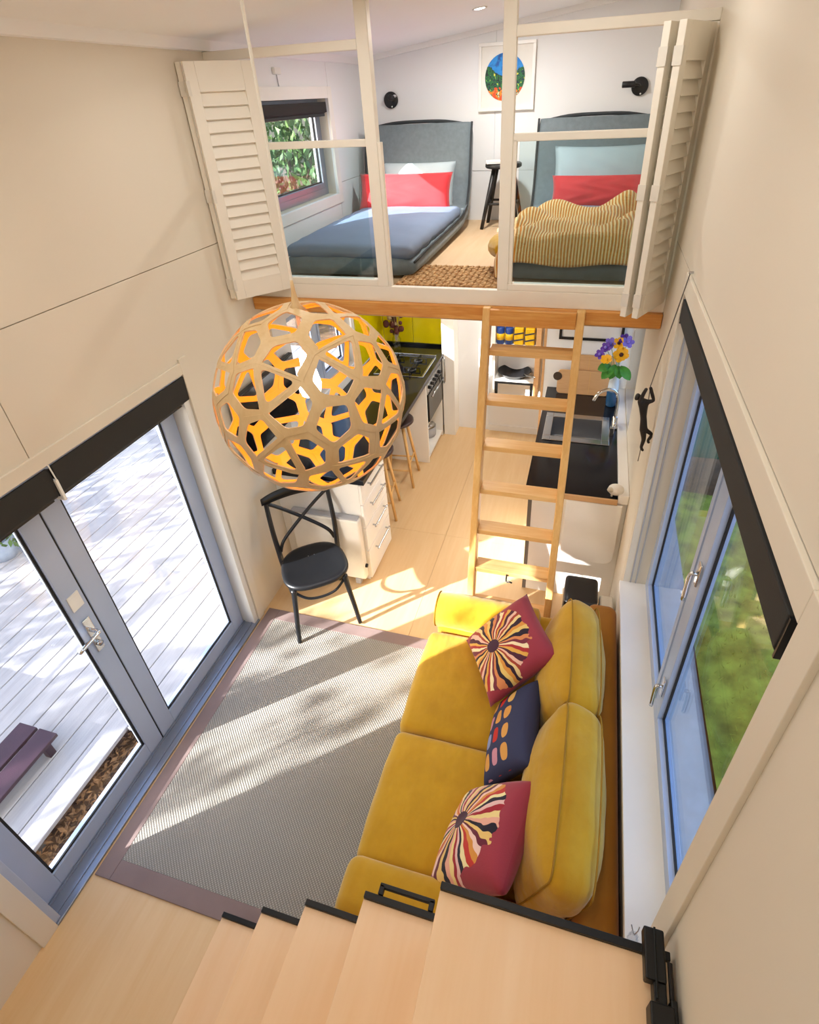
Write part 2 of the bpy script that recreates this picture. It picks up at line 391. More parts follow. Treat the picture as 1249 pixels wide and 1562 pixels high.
# ------------------------------------------------------------------ the room
XL, XR, YP, YB, YN, ZL = -1.96, .375, 2.96, 5.05, -1.3, 2.085
def zc(x): return 3.27+.125*(x-XL)
DOOR = (.39, 2.15, 0., 1.87); WLOFT = (3.3, 4.36, 2.40, 3.02); WKL = (3.25, 4.3, 1.02, 1.78); WLIV = (.69, 2.376, .70, 2.30); WKR = (3.6, 4.31, .95, 1.86)
wl = MB()
for c in cells((YN-.14, YB+.14, -.3, zc(XL)), (DOOR, WLOFT, WKL)): wl.box(XL-.16, XL-.012, *c)
wl = tag(wl.build('wall_left', 'wall_paint'), 'cream panelled left wall with double glass doors', kind='structure')
for r in ((YN, YP, 2.392, zc(XL)), (YN, 1.254, 0, 2.388), (1.258, 3.05, 0, 2.388), (YP, 4.4, 2.0, zc(XL)), (4.404, YB, 2.47, zc(XL)), (4.404, YB, 2.0, 2.466), (3.054, YB, 0, 1.995)):
    m = MB()
    for c in cells(r, (DOOR, WLOFT, WKL)): m.box(XL-.012, XL, *c)
    m.build('wall_panel', 'wall_white' if r[0] >= YP or r[3] < 1.999 else 'wall_paint', wl)
wr = MB()
for c in cells((YN-.14, YB+.14, -.3, zc(XR)), (WLIV, WKR)): wr.box(XR+.012, XR+.16, *c)
wr = tag(wr.build('wall_right', 'wall_paint'), 'cream right wall with black-blind window', kind='structure')
for r in ((YN, YB, 2.377, zc(XR)), (YN, 2.5, 0, 2.373), (2.504, YB, 0, 2.373)):
    m = MB()
    for c in cells(r, (WLIV, WKR)): m.box(XR, XR+.012, *c)
    m.build('wall_panel', 'wall_paint', wr)
wb = MB(); wb.prism([(XL-.16, YB+.012, -.3), (XR+.16, YB+.012, -.3), (XR+.16, YB+.012, zc(XR+.16)), (XL-.16, YB+.012, zc(XL-.16))], (0, .14, 0))
wb = tag(wb.build('wall_back', 'wall_white'), 'white back wall behind kitchen and loft beds', kind='structure')
for x0, x1, z0 in ((XL, -.86, 0), (-.856, XR, 0)):
    B(x0, x1, YB, YB+.012, 0, 1.92).build('wall_panel', 'wall_white', wb)
    B(x0, x1, YB, YB+.012, 2.0, 2.46).build('wall_panel', 'wall_white', wb)
    MB().prism([(x0, YB, 2.464), (x1, YB, 2.464), (x1, YB, zc(x1)), (x0, YB, zc(x0))], (0, .012, 0)).build('wall_panel', 'wall_white', wb)
wn = MB().prism([(XL-.16, YN-.14, -.3), (XR+.16, YN-.14, -.3), (XR+.16, YN-.14, zc(XR+.16)), (XL-.16, YN-.14, zc(XL-.16))], (0, .14, 0))
tag(wn.build('wall_near', 'wall_paint'), 'cream wall behind the stair', kind='structure')
ce = MB().prism([(XL-.2, YN-.2, zc(XL-.2)), (XR+.2, YN-.2, zc(XR+.2)), (XR+.2, YN-.2, zc(XR+.2)+.15), (XL-.2, YN-.2, zc(XL-.2)+.15)], (0, YB-YN+.4, 0))
tag(ce.build('ceiling', 'ceiling_paint'), 'white sloping ceiling', kind='structure')
tag(MB().prism([(XL, YN, 3.232), (XL+.02, YN, 3.236), (XL+.045, YN, zc(XL+.045)), (XL, YN, zc(XL))], (0, YB-YN, 0)).build('trim_1', 'ceiling_paint'), 'white cornice along left wall', kind='structure')
tag(MB().prism([(XL, YB-.03, zc(XL)-.035), (XR, YB-.03, zc(XR)-.035), (XR, YB-.03, zc(XR)), (XL, YB-.03, zc(XL))], (0, .03, 0)).build('trim_2', 'ceiling_paint'), 'white cornice along back wall', kind='structure')
fl = tag(B(XL-.16, XR+.16, YN-.14, YB+.14, -.12, -.008).build('floor', 'floor_ply'), 'pale plywood floor', kind='structure')
for x0, x1 in ((XL-.14, -.9), (-.898, XR+.01)):
    for y0, y1 in ((YN, .9), (.902, 3.3), (3.302, YB)): B(x0, x1, y0, y1, -.008, 0).build('floor_sheet', 'floor_ply', fl)
# partition behind the sink
tag(B(-.28, XR, 4.33, 4.42, 0, 1.93).build('wall_partition', 'wall_white'), 'white partition wall behind sink bench', kind='structure')
B(-.3, -.28, 4.325, 4.42, 0, 1.93).build('trim_3', 'board_wood'); tag(bpy.data.objects['trim_3'], 'wooden end strip of partition wall', kind='structure')
tag(B(-.86, -.30, YB-.012, YB, 0, .07).build('baseboard_back', 'wall_white'), 'low white skirting on back wall', kind='structure')
# loft
tag(B(XL, XR, YP+.02, YB, 1.93, ZL).build('floor_loft', 'loft_ply'), 'pale plywood loft floor', kind='structure')
tag(B(XL, XR, 2.945, YP+.02, 2.03, 2.115).build('trim_4', 'shutter_paint', bevel=.003), 'white fascia along loft edge', kind='structure')
bm_ = tag(B(XL+.003, XR-.003, 2.915, 2.955, 1.957, 2.03).build('loft_beam', 'pine', bevel=.004), 'varnished pine edge beam under white loft fascia', 'beam')
# architraves
m = MB(); m.box(XL-.001, XL+.012, .31, .39, 0, 1.95); m.box(XL-.001, XL+.012, 2.15, 2.21, 0, 1.95); m.box(XL-.001, XL+.012, .39, 2.15, 1.87, 1.93)
tag(m.build('trim_5', 'wall_paint', bevel=.002), 'painted surround of the glass doors', kind='structure')
m = MB(); a, b, c, d = WLIV; k = .075
m.box(XR-.012, XR+.001, a-k, a, c-.0, d+k); m.box(XR-.012, XR+.001, b, b+.03, c-.0, d+k); m.box(XR-.012, XR+.001, a, b, d, d+k)
tag(m.build('trim_6', 'wall_paint', bevel=.002), 'cream surround of living window', kind='structure')
tag(B(XR-.03, XR+.158, a, b, c-.03, c+.004).build('trim_7', 'white_joinery', bevel=.003), 'white sill of living window', kind='structure')
m = MB(); a, b, c, d = WLOFT; k = .07
m.box(XL-.001, XL+.012, a-k, a, c-k, d+k); m.box(XL-.001, XL+.012, b, b+k, c-k, d+k); m.box(XL-.001, XL+.012, a, b, d, d+k); m.box(XL-.001, XL+.012, a, b, c-k, c)
tag(m.build('trim_8', 'white_joinery', bevel=.002), 'white surround of loft window', kind='structure')

# ------------------------------------------------------------------ glass doors
def leaf(name, y0, y1, label, hinge_near):
    t = thing(name, label, None, (-2.075, (y0+y1)/2, 0), kind='structure'); s = .097; z0, z1 = .012, 1.845; x0, x1 = -2.10, -2.05
    B(x0, x1, y0, y0+s, z0, z1).build('stile', 'upvc', t, .003); B(x0, x1, y1-s, y1, z0, z1).build('stile', 'upvc', t, .003)
    B(x0, x1, y0+s, y1-s, z0, z0+.105).build('rail', 'upvc', t, .003); B(x0, x1, y0+s, y1-s, z1-.1, z1).build('rail', 'upvc', t, .003)
    g = MB(); yy0, yy1, zz0, zz1 = y0+s, y1-s, z0+.105, z1-.1
    for r in ((yy0, yy0+.012, zz0, zz1), (yy1-.012, yy1, zz0, zz1), (yy0, yy1, zz0, zz0+.012), (yy0, yy1, zz1-.012, zz1)): g.box(-2.068, -2.06, *r)
    g.build('glazing_bead', 'gasket', t)
    B(-2.078, -2.072, yy0, yy1, zz0, zz1).build('pane', 'pane_glass', t); return t
d1 = leaf('door_1', .423, 1.243, 'near leaf of the glazed double doors, with handle', True)
d2 = leaf('door_2', 1.251, 2.105, 'far leaf of the glazed double doors, without handle', False)
B(-2.062, -2.054, 1.243, 1.251, .012, 1.845).build('gasket', 'gasket', d2)
h = B(-2.05, -2.042, 1.172, 1.212, .87, 1.08).build('handle_plate', 'chrome', d1, .003)
MB().tube([(-2.045, 1.19, 1.01), (-2.0, 1.19, 1.01), (-1.995, 1.17, 1.01), (-1.995, 1.07, 1.005)], .010, 8, 4).build('lever', 'chrome', h, smooth=True)
MB().lathe((-2.043, 1.192, .92), [(.014, 0), (.014, .018), (0, .02)], 12, Matrix.Rotation(PI/2, 3, 'Y')).build('keyhole', 'steel', h, smooth=True)
B(-2.05, -2.045, 1.165, 1.225, 1.15, 1.235).build('sticker', 'paper', d1)
fr = thing('door_frame', None, None, (-2.07, 1.27, 0), kind='structure')
B(-2.12, XL-.001, .39, .42, 0, 1.87).build('jamb', 'upvc', fr, .002); B(-2.12, XL-.001, 2.108, 2.15, 0, 1.87).build('jamb', 'upvc_cream', fr, .002); B(-2.12, XL-.001, .42, 2.108, 1.85, 1.87).build('head', 'upvc', fr, .002)
B(-2.05, XL+.012, .39, 2.15, .0, .014).build('sill', 'alu', fr, .003); B(-2.045, -2.035, .42, 2.108, .014, .022).build('sill_rib', 'alu', fr); B(-1.99, -1.98, .42, 2.108, .014, .02).build('sill_rib', 'alu', fr)
fr.name = 'trim_9'
def blind(lbl, x0, x1, y0, y1, z0, z1, side):
    t = thing('roller_blind', lbl, 'blind', ((x0+x1)/2, (y0+y1)/2, z0), 'rolled-up black blinds')
    xm = (x0+x1)/2; r = (z1-z0)*.36; m = MB()
    prof = [(x0, z1), (x1, z1), (x1, z1-.02), (x1-.004*side, z0+.02), (x1-.012, z0+.008), (x0+.012, z0+.008), (x0, z0+.03)]
    m.prism([(px, y0, pz) for px, pz in prof], (0, y1-y0, 0)); m.build('cassette', 'blind_fabric', t, .003)
    xx = x1 if side > 0 else x0
    B(xm-.012, xm+.012, y0+.01, y1-.01, z0-.012, z0+.008).build('bottom_bar', 'black_satin', t, .003)
    for yy in (y0-.006, y1): B(x0+.003, x1-.003, yy, yy+.006, z0+.012, z1-.004).build('end_cap', 'black_satin', t)
    return t
blind('rolled black roller blind over the near door leaf', -2.035, -1.952, .33, 1.292, 1.712, 1.858, 1)
blind('rolled black roller blind over the far door leaf', -2.035, -1.952, 1.312, 2.188, 1.712, 1.858, 1)
bb = thing('blind_bracket', 'small white bracket and cord joining the two door blinds', 'bracket', (-1.95, 1.302, 1.71)); B(-1.99, -1.944, 1.296, 1.309, 1.70, 1.80).build('clip', 'white_joinery', bb, .003)
MB().tube([(-1.948, 1.30, 1.87), (-1.944, 1.302, 1.80)], .003, 6).build('cord', 'white_joinery', bb)
blind('long black roller blind along top of the living window', .362, .45, .72, 2.345, 2.175, 2.287, -1)
blind('short black roller blind above the loft window', -2.0, -1.948, 3.42, 4.31, 2.925, 3.0, 1)

# ------------------------------------------------------------------ windows
def window(name, lbl, x, y0, y1, z0, z1, mull=(), fw=.05, inside=1, mat='upvc'):
    t = thing(name, lbl, None, (x, (y0+y1)/2, z0), kind='structure'); x0, x1 = x-.025, x+.025
    for r in ((y0, y0+fw, z0, z1), (y1-fw, y1, z0, z1), (y0+fw, y1-fw, z0, z0+fw), (y0+fw, y1-fw, z1-fw, z1)): B(x0, x1, *r).build('frame', mat, t, .003)
    cuts = [y0+fw]+[q for mm in mull for q in (mm-.04, mm+.04)]+[y1-fw]
    for mm in mull: B(x0, x1, mm-.04, mm+.04, z0+fw, z1-fw).build('mullion', mat, t, .003)
    for i in range(0, len(cuts), 2):
        a, b = cuts[i], cuts[i+1]; c, d = z0+fw, z1-fw; s = .035; m = MB()
        for r in ((a, a+s, c, d), (b-s, b, c, d), (a+s, b-s, c, c+s), (a+s, b-s, d-s, d)): m.box(x-.018*inside-.012, x-.018*inside+.012, *r)
        sash = m.build('sash', mat, t, .002)
        g = MB()
        for r in ((a+s, a+s+.01, c+s, d-s), (b-s-.01, b-s, c+s, d-s), (a+s, b-s, c+s, c+s+.01), (a+s, b-s, d-s-.01, d-s)): g.box(x-.006*inside-.004, x-.006*inside+.004, *r)
        g.build('glazing_bead', 'gasket', sash)
        B(x-.003, x+.003, a+s, b-s, c+s, d-s).build('pane', 'pane_glass', sash)
    return t
w1 = window('window_1', 'two-sash window beside the sofa', .505, .69, 2.376, .70, 2.30, (1.59,), .055, 1)
for xx in (.398, .424): B(xx, xx+.007, 2.369, 2.3755, .706, 2.17).build('jamb_track', 'heater_grey', w1)
for (yy, zz) in ((1.535, 1.60), (1.535, .97)):
    h = B(.462, .47, yy-.014, yy+.014, zz-.05, zz+.05).build('handle_base', 'chrome', w1, .003)
    MB().tube([(.466, yy, zz), (.445, yy, zz), (.44, yy-.004, zz-.03), (.44, yy-.01, zz-.12)], .008, 8, 4).build('lever', 'chrome', h, smooth=True)
window('window_2', 'loft window above the left bed', -2.06, 3.3, 4.36, 2.40, 3.02, (), .05, -1, 'alu')
window('window_3', 'narrow kitchen window beside sink', .50, 3.6, 4.31, .95, 1.86, (), .05, 1)
window('window_4', 'kitchen window over the left bench', -2.07, 3.25, 4.3, 1.02, 1.78, (3.78,), .045, -1)

# ------------------------------------------------------------------ recessed ceiling lamps: the loft one, the rest added as fill
def downlight(x, y, z, nz, lbl, watts=None):
    t = thing('downlight', lbl, 'ceiling light', (x, y, z), 'recessed ceiling lamps'); M = Vector(nz).to_track_quat('Z', 'Y').to_matrix()
    MB().lathe((x, y, z), [(.032, .0), (.045, -.004), (.045, -.0001), (.032, -.0001)], 20, M).build('trim_ring', 'white_joinery', t, smooth=True)
    MB().lathe((x, y, z), [(.031, -.002), (0, -.002)], 20, M).build('lens', 'lamp_glow', t)
    l = bpy.data.lights.new('downlight_lamp', 'AREA'); l.shape = 'DISK'; l.size = .12; l.energy = watts or LAMP_W; l.color = (1, .97, .92); l.spread = PI
    o = bpy.data.objects.new('downlight_lamp', l); COL.objects.link(o); o.parent = t; o.matrix_parent_inverse = Matrix.Identity(4)
    o.location = M @ Vector((0, 0, -.012)); o.rotation_euler = Vector((nz[0], nz[1], nz[2])).to_track_quat('Z', 'Y').to_euler()
CN = Vector((-.125, 0, 1)).normalized()
for x, y, lb in ((-.8, 4.1, 'round recessed lamp in the loft ceiling'), (-1.3, 2.3, 'added recessed fill lamp above the chair'), (-.2, 2.3, 'added recessed fill lamp above the ladder'), (-1.3, .9, 'added recessed fill lamp above the doors'), (-.2, .9, 'added recessed fill lamp above the sofa'), (-1.1, -.5, 'added recessed fill lamp behind the stair, left'), (-.1, -.5, 'added recessed fill lamp behind the stair, right')):
    downlight(x, y, zc(x)-.001, CN, lb, 18.0 if y > 3 else None)
for x, y, lb in ((-.75, 3.5, 'added recessed fill lamp under the loft, near'), (-.75, 4.5, 'added recessed fill lamp under the loft, far')): downlight(x, y, 1.929, (0, 0, 1), lb, 6.5)
# ------------------------------------------------------------------ loft balustrade screen
t = thing('loft_screen', 'white post-and-rail loft screen with low glass panes', 'balustrade', (-.8, YP, 2.115))
y0, y1 = 2.945, 2.995
for x0, x1 in ((-1.145, -1.085), (-.472, -.415)): B(x0, x1, y0, y1, 2.115, zc(x0)).build('post', 'shutter_paint', t, .003)
for x0, x1, n in ((XL, -1.145, 'a'), (-.415, XR, 'b')):
    B(x0, x1, y0, y1, 3.192, 3.232).build('top_rail', 'shutter_paint', t, .003); B(x0, x1, y0+.005, y1-.005, 2.803, 2.836).build('middle_rail', 'shutter_paint', t, .003); B(x0, x1, y0, y1, 2.115, 2.15).build('bottom_rail', 'shutter_paint', t, .003)
    B(x0+.03, x1-.03, YP+.005, YP+.011, 2.15, 2.803).build('pane', 'loft_glass', t)
B(-1.085, -1.068, y0+.005, y1-.01, 2.115, 2.82).build('side_bead', 'shutter_paint', t, .002); B(-.415, -.397, y0+.005, y1-.01, 2.15, 2.81).build('side_bead', 'shutter_paint', t, .002); B(XL, XL+.03, y0, y1, 2.15, 3.19).build('jamb', 'shutter_paint', t, .002); B(XR-.03, XR, y0, y1, 2.15, 3.19).build('jamb', 'shutter_paint', t, .002)

# ------------------------------------------------------------------ louvred bifold shutters
def shutter(lbl, leaves):
    # leaves: (p0, p1, side) plan points of each leaf, side = slat face direction
    t = thing('bifold_shutter', lbl, 'shutter', (leaves[0][0][0], leaves[0][0][1], 2.09), 'louvred loft shutters')
    for (p0, p1) in leaves:
        a, b = Vector((*p0, 0)), Vector((*p1, 0)); d = (b-a); L = d.length; d.normalize(); n = Vector((-d.y, d.x, 0)); M = Matrix((d, n, Vector((0, 0, 1)))).transposed().to_4x4(); M.translation = a
        z0, z1, th, s = 2.09, 3.185, .028, .052; m = MB()
        m.box(0, s, -th/2, th/2, z0, z1, M=M); m.box(L-s, L, -th/2, th/2, z0, z1, M=M); m.box(s, L-s, -th/2, th/2, z0, z0+.10, M=M); m.box(s, L-s, -th/2, th/2, z1-.12, z1, M=M)
        lf = m.build('leaf', 'shutter_paint', t, .002)
        zz0, zz1, N = z0+.10, z1-.12, 16; pit = (zz1-zz0)/N
        for k in range(N):
            zc_ = zz0+pit*(k+.5); S = M @ Matrix.Translation((L/2, 0, zc_)) @ Matrix.Rotation(math.radians(70), 4, 'X')
            MB().box(-(L-2*s)/2, (L-2*s)/2, -.033, .033, -.004, .004, M=S).build('slat', 'shutter_paint', lf)
        for hz in (2.17, 2.62, 3.08):
            MB().box(-.004, .012, -th/2-.003, th/2+.003, hz-.03, hz+.03, M=M).build('hinge', 'hinge', lf)
    return t
shutter('louvred white bifold shutter folded open at left wall', [((-1.905, 2.685), (-1.70, 2.94)), ((-1.938, 2.70), (-1.945, 2.94))])
shutter('louvred white bifold shutter folded open at right wall', [((.218, 2.665), (.352, 2.93)), ((.166, 2.683), (.30, 2.935))])

# ------------------------------------------------------------------ pine ladder
t = thing('ladder', 'pine loft ladder with flat treads leaning on the loft beam', 'ladder', (-.26, 2.34, 0))
ly = lambda z: 2.325+.285*z
def lstile(xa, xb, wide):
    dy = .09; m = MB(); ztop = 2.045
    m.prism([(xa, ly(0), 0), (xa, ly(0)+dy*1.05, 0), (xa, ly(ztop)+.02, ztop-.05), (xa, ly(ztop)-.01, ztop), (xa, ly(ztop)-.035, ztop), (xa, ly(ztop)-.055, ztop-.03)][:3]+[(xa, ly(ztop)-.005, ztop), (xa, ly(ztop)-.045, ztop)], (xb-xa, 0, 0))
    return m.build('stile', 'pine_z', t, .006)
lstile(-.533, -.49, 0); lstile(-.045, -.002, 0)
B(-.49, -.045, ly(1.99)-.052, ly(1.99)-.024, 1.955, 2.042).build('top_board', 'pine', t, .003)
for z in (1.80, 1.53, 1.272, 1.012, .757, .508, .25):
    B(-.49, -.045, ly(z)-.0, ly(z)+.10, z-.014, z+.018).build('tread', 'pine_pale', t, .003)
h = MB().tube([(-.29, ly(.508)-.004, .512), (-.29, ly(.508)-.02, .47), (-.27, ly(.508)-.025, .475), (-.255, ly(.508)-.02, .465)], .005, 6, 3).build('hook', 'black_metal', t)

# ------------------------------------------------------------------ storage stair
t = thing('storage_stair', 'plywood storage stair with black metal tread edging', 'stair', (-.4, .2, 0))
ST = [(-1.15, -.91, .25), (-.91, -.685, .5), (-.685, -.445, .75), (-.445, -.2, 1.0), (-.2, XR-.01, 1.25)]
for i, (x0, x1, z) in enumerate(ST):
    B(x0+.012, x1 if i < 4 else x1, -.35, .555, .002, z-.022).build('carcass', 'stair_ply', t)
    tr = B(x0, x1-.0005, -.35, .556, z-.022, z).build('tread', 'stair_ply', t, .001, 1)
    B(x0, x1+.012 if i < 4 else x1, .556, .574, z-.05, z+.012).build('metal_edging', 'black_metal', tr, .002)
m = MB(); zz = 1.012
m.box(-.405, -.39, .574, .600, zz-.012, zz+.006); m.box(-.25, -.235, .574, .600, zz-.012, zz+.006); m.box(-.405, -.235, .592, .604, zz-.012, zz+.006)
m.build('pull_handle', 'black_metal', t, .002)
t = thing('stair_rail', 'black square-tube handrail bracket beside the top stair', 'handrail', (.345, .45, 1.25))
B(.318, .346, -.3, .553, 1.252, 1.292).build('tube', 'black_metal', t, .003); B(.30, .346, .5, .6, 1.262, 1.30).build('end_block', 'black_metal', t, .004)
B(.306, .358, .42, .462, 1.252, 1.31).build('clamp', 'black_metal', t, .004); B(.352, .366, .405, .477, 1.262, 1.30).build('clamp_lug', 'black_metal', t, .003)
MB().tube([(.361, -.3, 1.268), (.361, .55, 1.268)], .006, 8).build('rod', 'bronze', t); MB().tube([(.324, .47, 1.30), (.324, .6, 1.302)], .003, 6).build('rod', 'black_metal', t)

# ------------------------------------------------------------------ rug
rx0, rx1, ry0, ry1 = -1.935, -.45, .592, 2.262
t = thing('woven_rug', 'grey woven rug with brown cloth border', 'rug', ((rx0+rx1)/2, (ry0+ry1)/2, 0)); bw = .085
B(rx0+bw, rx1-bw, ry0+bw, ry1-bw, .001, .010).build('weave', 'rug_weave', t)
for r in ((rx0, rx0+bw, ry0, ry1), (rx1-bw, rx1, ry0, ry1), (rx0+bw, rx1-bw, ry0, ry0+bw), (rx0+bw, rx1-bw, ry1-bw, ry1)): B(*r, .001, .011).build('border', 'rug_border', t, .003)

# ------------------------------------------------------------------ sofa
t = thing('sofa', 'mustard velvet two-seat sofa under the window', 'sofa', (-.16, 1.44, 0))
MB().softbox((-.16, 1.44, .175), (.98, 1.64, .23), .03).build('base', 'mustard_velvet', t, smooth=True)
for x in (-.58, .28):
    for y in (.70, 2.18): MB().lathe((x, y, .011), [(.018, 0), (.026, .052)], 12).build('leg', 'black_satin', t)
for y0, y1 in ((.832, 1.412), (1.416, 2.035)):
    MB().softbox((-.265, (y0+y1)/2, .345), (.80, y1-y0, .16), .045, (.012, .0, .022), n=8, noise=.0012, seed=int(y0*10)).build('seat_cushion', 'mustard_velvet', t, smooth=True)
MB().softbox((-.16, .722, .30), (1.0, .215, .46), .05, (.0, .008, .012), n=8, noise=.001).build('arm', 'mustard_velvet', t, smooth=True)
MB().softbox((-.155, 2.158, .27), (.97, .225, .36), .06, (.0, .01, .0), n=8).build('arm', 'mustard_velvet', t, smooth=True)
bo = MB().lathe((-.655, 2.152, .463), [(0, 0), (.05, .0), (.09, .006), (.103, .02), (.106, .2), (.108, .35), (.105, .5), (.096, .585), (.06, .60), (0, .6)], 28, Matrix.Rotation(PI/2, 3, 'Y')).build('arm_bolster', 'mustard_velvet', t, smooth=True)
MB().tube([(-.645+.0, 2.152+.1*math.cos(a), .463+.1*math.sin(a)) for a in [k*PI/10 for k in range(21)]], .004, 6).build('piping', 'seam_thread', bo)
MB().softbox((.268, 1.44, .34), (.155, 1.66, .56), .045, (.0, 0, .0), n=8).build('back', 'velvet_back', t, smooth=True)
def boxcushion(lbl, c, ry, rz, size, seed):
    M = (Matrix.Rotation(rz, 3, 'Z') @ Matrix.Rotation(ry, 3, 'Y'))
    o = MB().softbox((0, 0, 0), size, .06, (.075, .02, .03), n=14, noise=.0042, seed=seed).build('back_cushion', 'mustard_velvet', smooth=True, origin=(0, 0, 0))
    o.matrix_world = Matrix.Translation(c) @ M.to_4x4(); tag(o, lbl, 'cushion', 'mustard sofa back cushions')
    hx, hy, hz = size[0]/2, size[1]/2, size[2]/2; q = .035
    for sx in (-1, 1):
        pts = [(sx*(hx-.012), -hy*.97+.02, -hz*.9), (sx*(hx-.012), -hy*.97, -hz*.5), (sx*(hx-.012), -hy*.98, hz*.6), (sx*(hx-.016), -hy*.93, hz*.93), (sx*(hx-.014), -hy*.6, hz+.008), (sx*(hx-.014), 0, hz+.017), (sx*(hx-.014), hy*.6, hz+.008), (sx*(hx-.016), hy*.93, hz*.93), (sx*(hx-.012), hy*.98, hz*.6), (sx*(hx-.012), hy*.97, -hz*.5), (sx*(hx-.012), hy*.97-.02, -hz*.9)]
        o['_o'] = (0, 0, 0); MB().tube(pts, .0035, 6, 4).build('piping', 'seam_thread', o)
    return o
boxcushion('mustard velvet back cushion at the ladder end of sofa', (.118, 1.80, .605), math.radians(17), math.radians(2), (.17, .62, .38), 3)
boxcushion('mustard velvet back cushion at the stair end of sofa', (.122, 1.155, .61), math.radians(17), math.radians(-1), (.18, .70, .39), 5)

# ------------------------------------------------------------------ scatter cushions
def pillow(name, mat, w, h, th, corner=.12, n=22, noise=.0, seed=0, pinch=.75):
    """local x = width, y = height, z = thickness"""
    m = MB(); rnd = random.Random(seed); ph = [rnd.uniform(0, 6) for _ in range(4)]; idx = {}
    def P(i, j, sgn):
        u, v = -1+2*i/n, -1+2*j/n
        x = w/2*u*(1-corner*(1-v*v)*u*u); y = h/2*v*(1-corner*(1-u*u)*v*v)
        x = w/2*u*(1-corner*.5*(1-abs(v)**2)*abs(u)); y = h/2*v*(1-corner*.5*(1-abs(u)**2)*abs(v))
        z = th/2*((1-u*u)*(1-v*v))**(pinch*.5)
        z += noise*math.sin(9*u+ph[0]+3*math.sin(5*v+ph[1]))*(1-u*u)*(1-v*v)
        return Vector((x, y, sgn*z))
    vid = {}
    for sgn in (1, -1):
        for i in range(n+1):
            for j in range(n+1):
                edge = i in (0, n) or j in (0, n)
                if edge and sgn < 0: vid[(i, j, -1)] = vid[(i, j, 1)]; continue
                vid[(i, j, sgn)] = len(m.v); m.v.append(P(i, j, sgn))
        for i in range(n):
            for j in range(n):
                q = [vid[(i, j, sgn)], vid[(i+1, j, sgn)], vid[(i+1, j+1, sgn)], vid[(i, j+1, sgn)]]
                m.f.append(tuple(q) if sgn > 0 else tuple(reversed(q))); m.mi.append(0)
    return m.build(name, mat, smooth=True, origin=(0, 0, 0))
def place(o, c, u, v):
    u = Vector(u).normalized(); v = Vector(v); v = (v-u*v.dot(u)).normalized(); n = u.cross(v)
    M = Matrix((u, v, n)).transposed().to_4x4(); M.translation = c; o.matrix_world = M; return o
# u = up the cushion face, v = along it; u x v must face the room
o = pillow('scatter_cushion', 'sunburst_a', .43, .44, .17, seed=1, noise=.004)
tag(place(o, (-.185, 1.855, .615), (.29, .175, .245), (-.11, .41, .035)), 'maroon sunburst cushion leaning by the sofa bolster', 'cushion', 'patterned scatter cushions')
o = pillow('scatter_cushion', 'block_print', .30, .46, .15, seed=2, noise=.003)
tag(place(o, (-.105, 1.45, .545), (.17, .03, .22), (.05, .42, .02)), 'navy lumbar cushion printed with coloured blocks', 'cushion', 'patterned scatter cushions')
o = pillow('scatter_cushion', 'sunburst_b', .42, .43, .20, seed=3, noise=.004)
tag(place(o, (-.15, .985, .575), (.24, -.03, .26), (.10, .39, .0)), 'maroon sunburst cushion at the stair end of sofa', 'cushion', 'patterned scatter cushions')

# ------------------------------------------------------------------ black cross-back chair
cx, cy = -1.545, 2.335; ang = math.atan2(-.80, .595)      # facing direction
t = thing('dining_chair', 'black bentwood cross-back chair on the edge of the rug', 'chair', (cx, cy, 0))
Mc = Matrix.Rotation(ang, 3, 'Z')      # local x = front, y = left
def C(x, y, z): return Vector((cx, cy, 0))+Mc @ Vector((x, y, z))
seat = MB(); prof = []
N = 40; ring = []
for k in range(N):
    a = 2*PI*k/N; ex = .205*math.copysign(abs(math.cos(a))**.75, math.cos(a)); ey = (.215-.018*math.cos(a)*-1)*math.copysign(abs(math.sin(a))**.75, math.sin(a)); ring.append((ex, ey))
vs = []; fs = []
for s_, z in ((.90, .428), (.985, .432), (1.0, .445), (.985, .458), (.9, .462), (.8, .457), (.4, .452), (.0, .452)):
    for ex, ey in ring: vs.append(C(ex*s_, ey*s_, z))
for i in range(7):
    for k in range(N): fs.append((i*N+k, i*N+(k+1) % N, (i+1)*N+(k+1) % N, (i+1)*N+k))
fs.append(tuple(range(N-1, -1, -1))); seat.add(vs, fs).build('seat', 'chair_black', t, smooth=True)
for s in (1, -1):
    MB().tube([C(.16, s*.165, .432), C(.175, s*.178, .3), C(.19, s*.195, .15), C(.215, s*.208, .012)], [.019, .017, .016, .014], 10, 5).build('leg', 'chair_black', t, smooth=True)
    MB().tube([C(-.245, s*.18, .012), C(-.20, s*.19, .22), C(-.185, s*.197, .44), C(-.215, s*.205, .62), C(-.275, s*.205, .80), C(-.285, s*.20, .845)], [.014, .016, .018, .0165, .015, .015], 10, 6).build('leg', 'chair_black', t, smooth=True)
    MB().tube([C(.155, s*.155, .40), C(.10, s*.17, .33), C(.0, s*.185, .30), C(-.1, s*.187, .33), C(-.175, s*.192, .40)], .009, 8, 5).build('side_brace', 'chair_black', t, smooth=True)
MB().tube([C(.165, .155, .40), C(.185, .09, .35), C(.19, 0, .335), C(.185, -.09, .35), C(.165, -.155, .40)], .009, 8, 5).build('front_brace', 'chair_black', t, smooth=True)
cr = MB(); NS = 24
for i in range(NS+1):
    yy = -.232+.464*i/NS; xx = -.312+.048*(yy/.232)**2; hh = .031-.012*abs(yy/.232)**4; zz = .858-.008*(yy/.232)**2; tk = .0125
    for dx, dz in ((-tk, -hh), (-tk*1.1, 0), (-tk, hh), (-tk*.3, hh+.004), (tk*.3, hh+.004), (tk, hh), (tk*1.1, 0), (tk, -hh)): cr.v.append(C(xx+dx, yy, zz+dz))
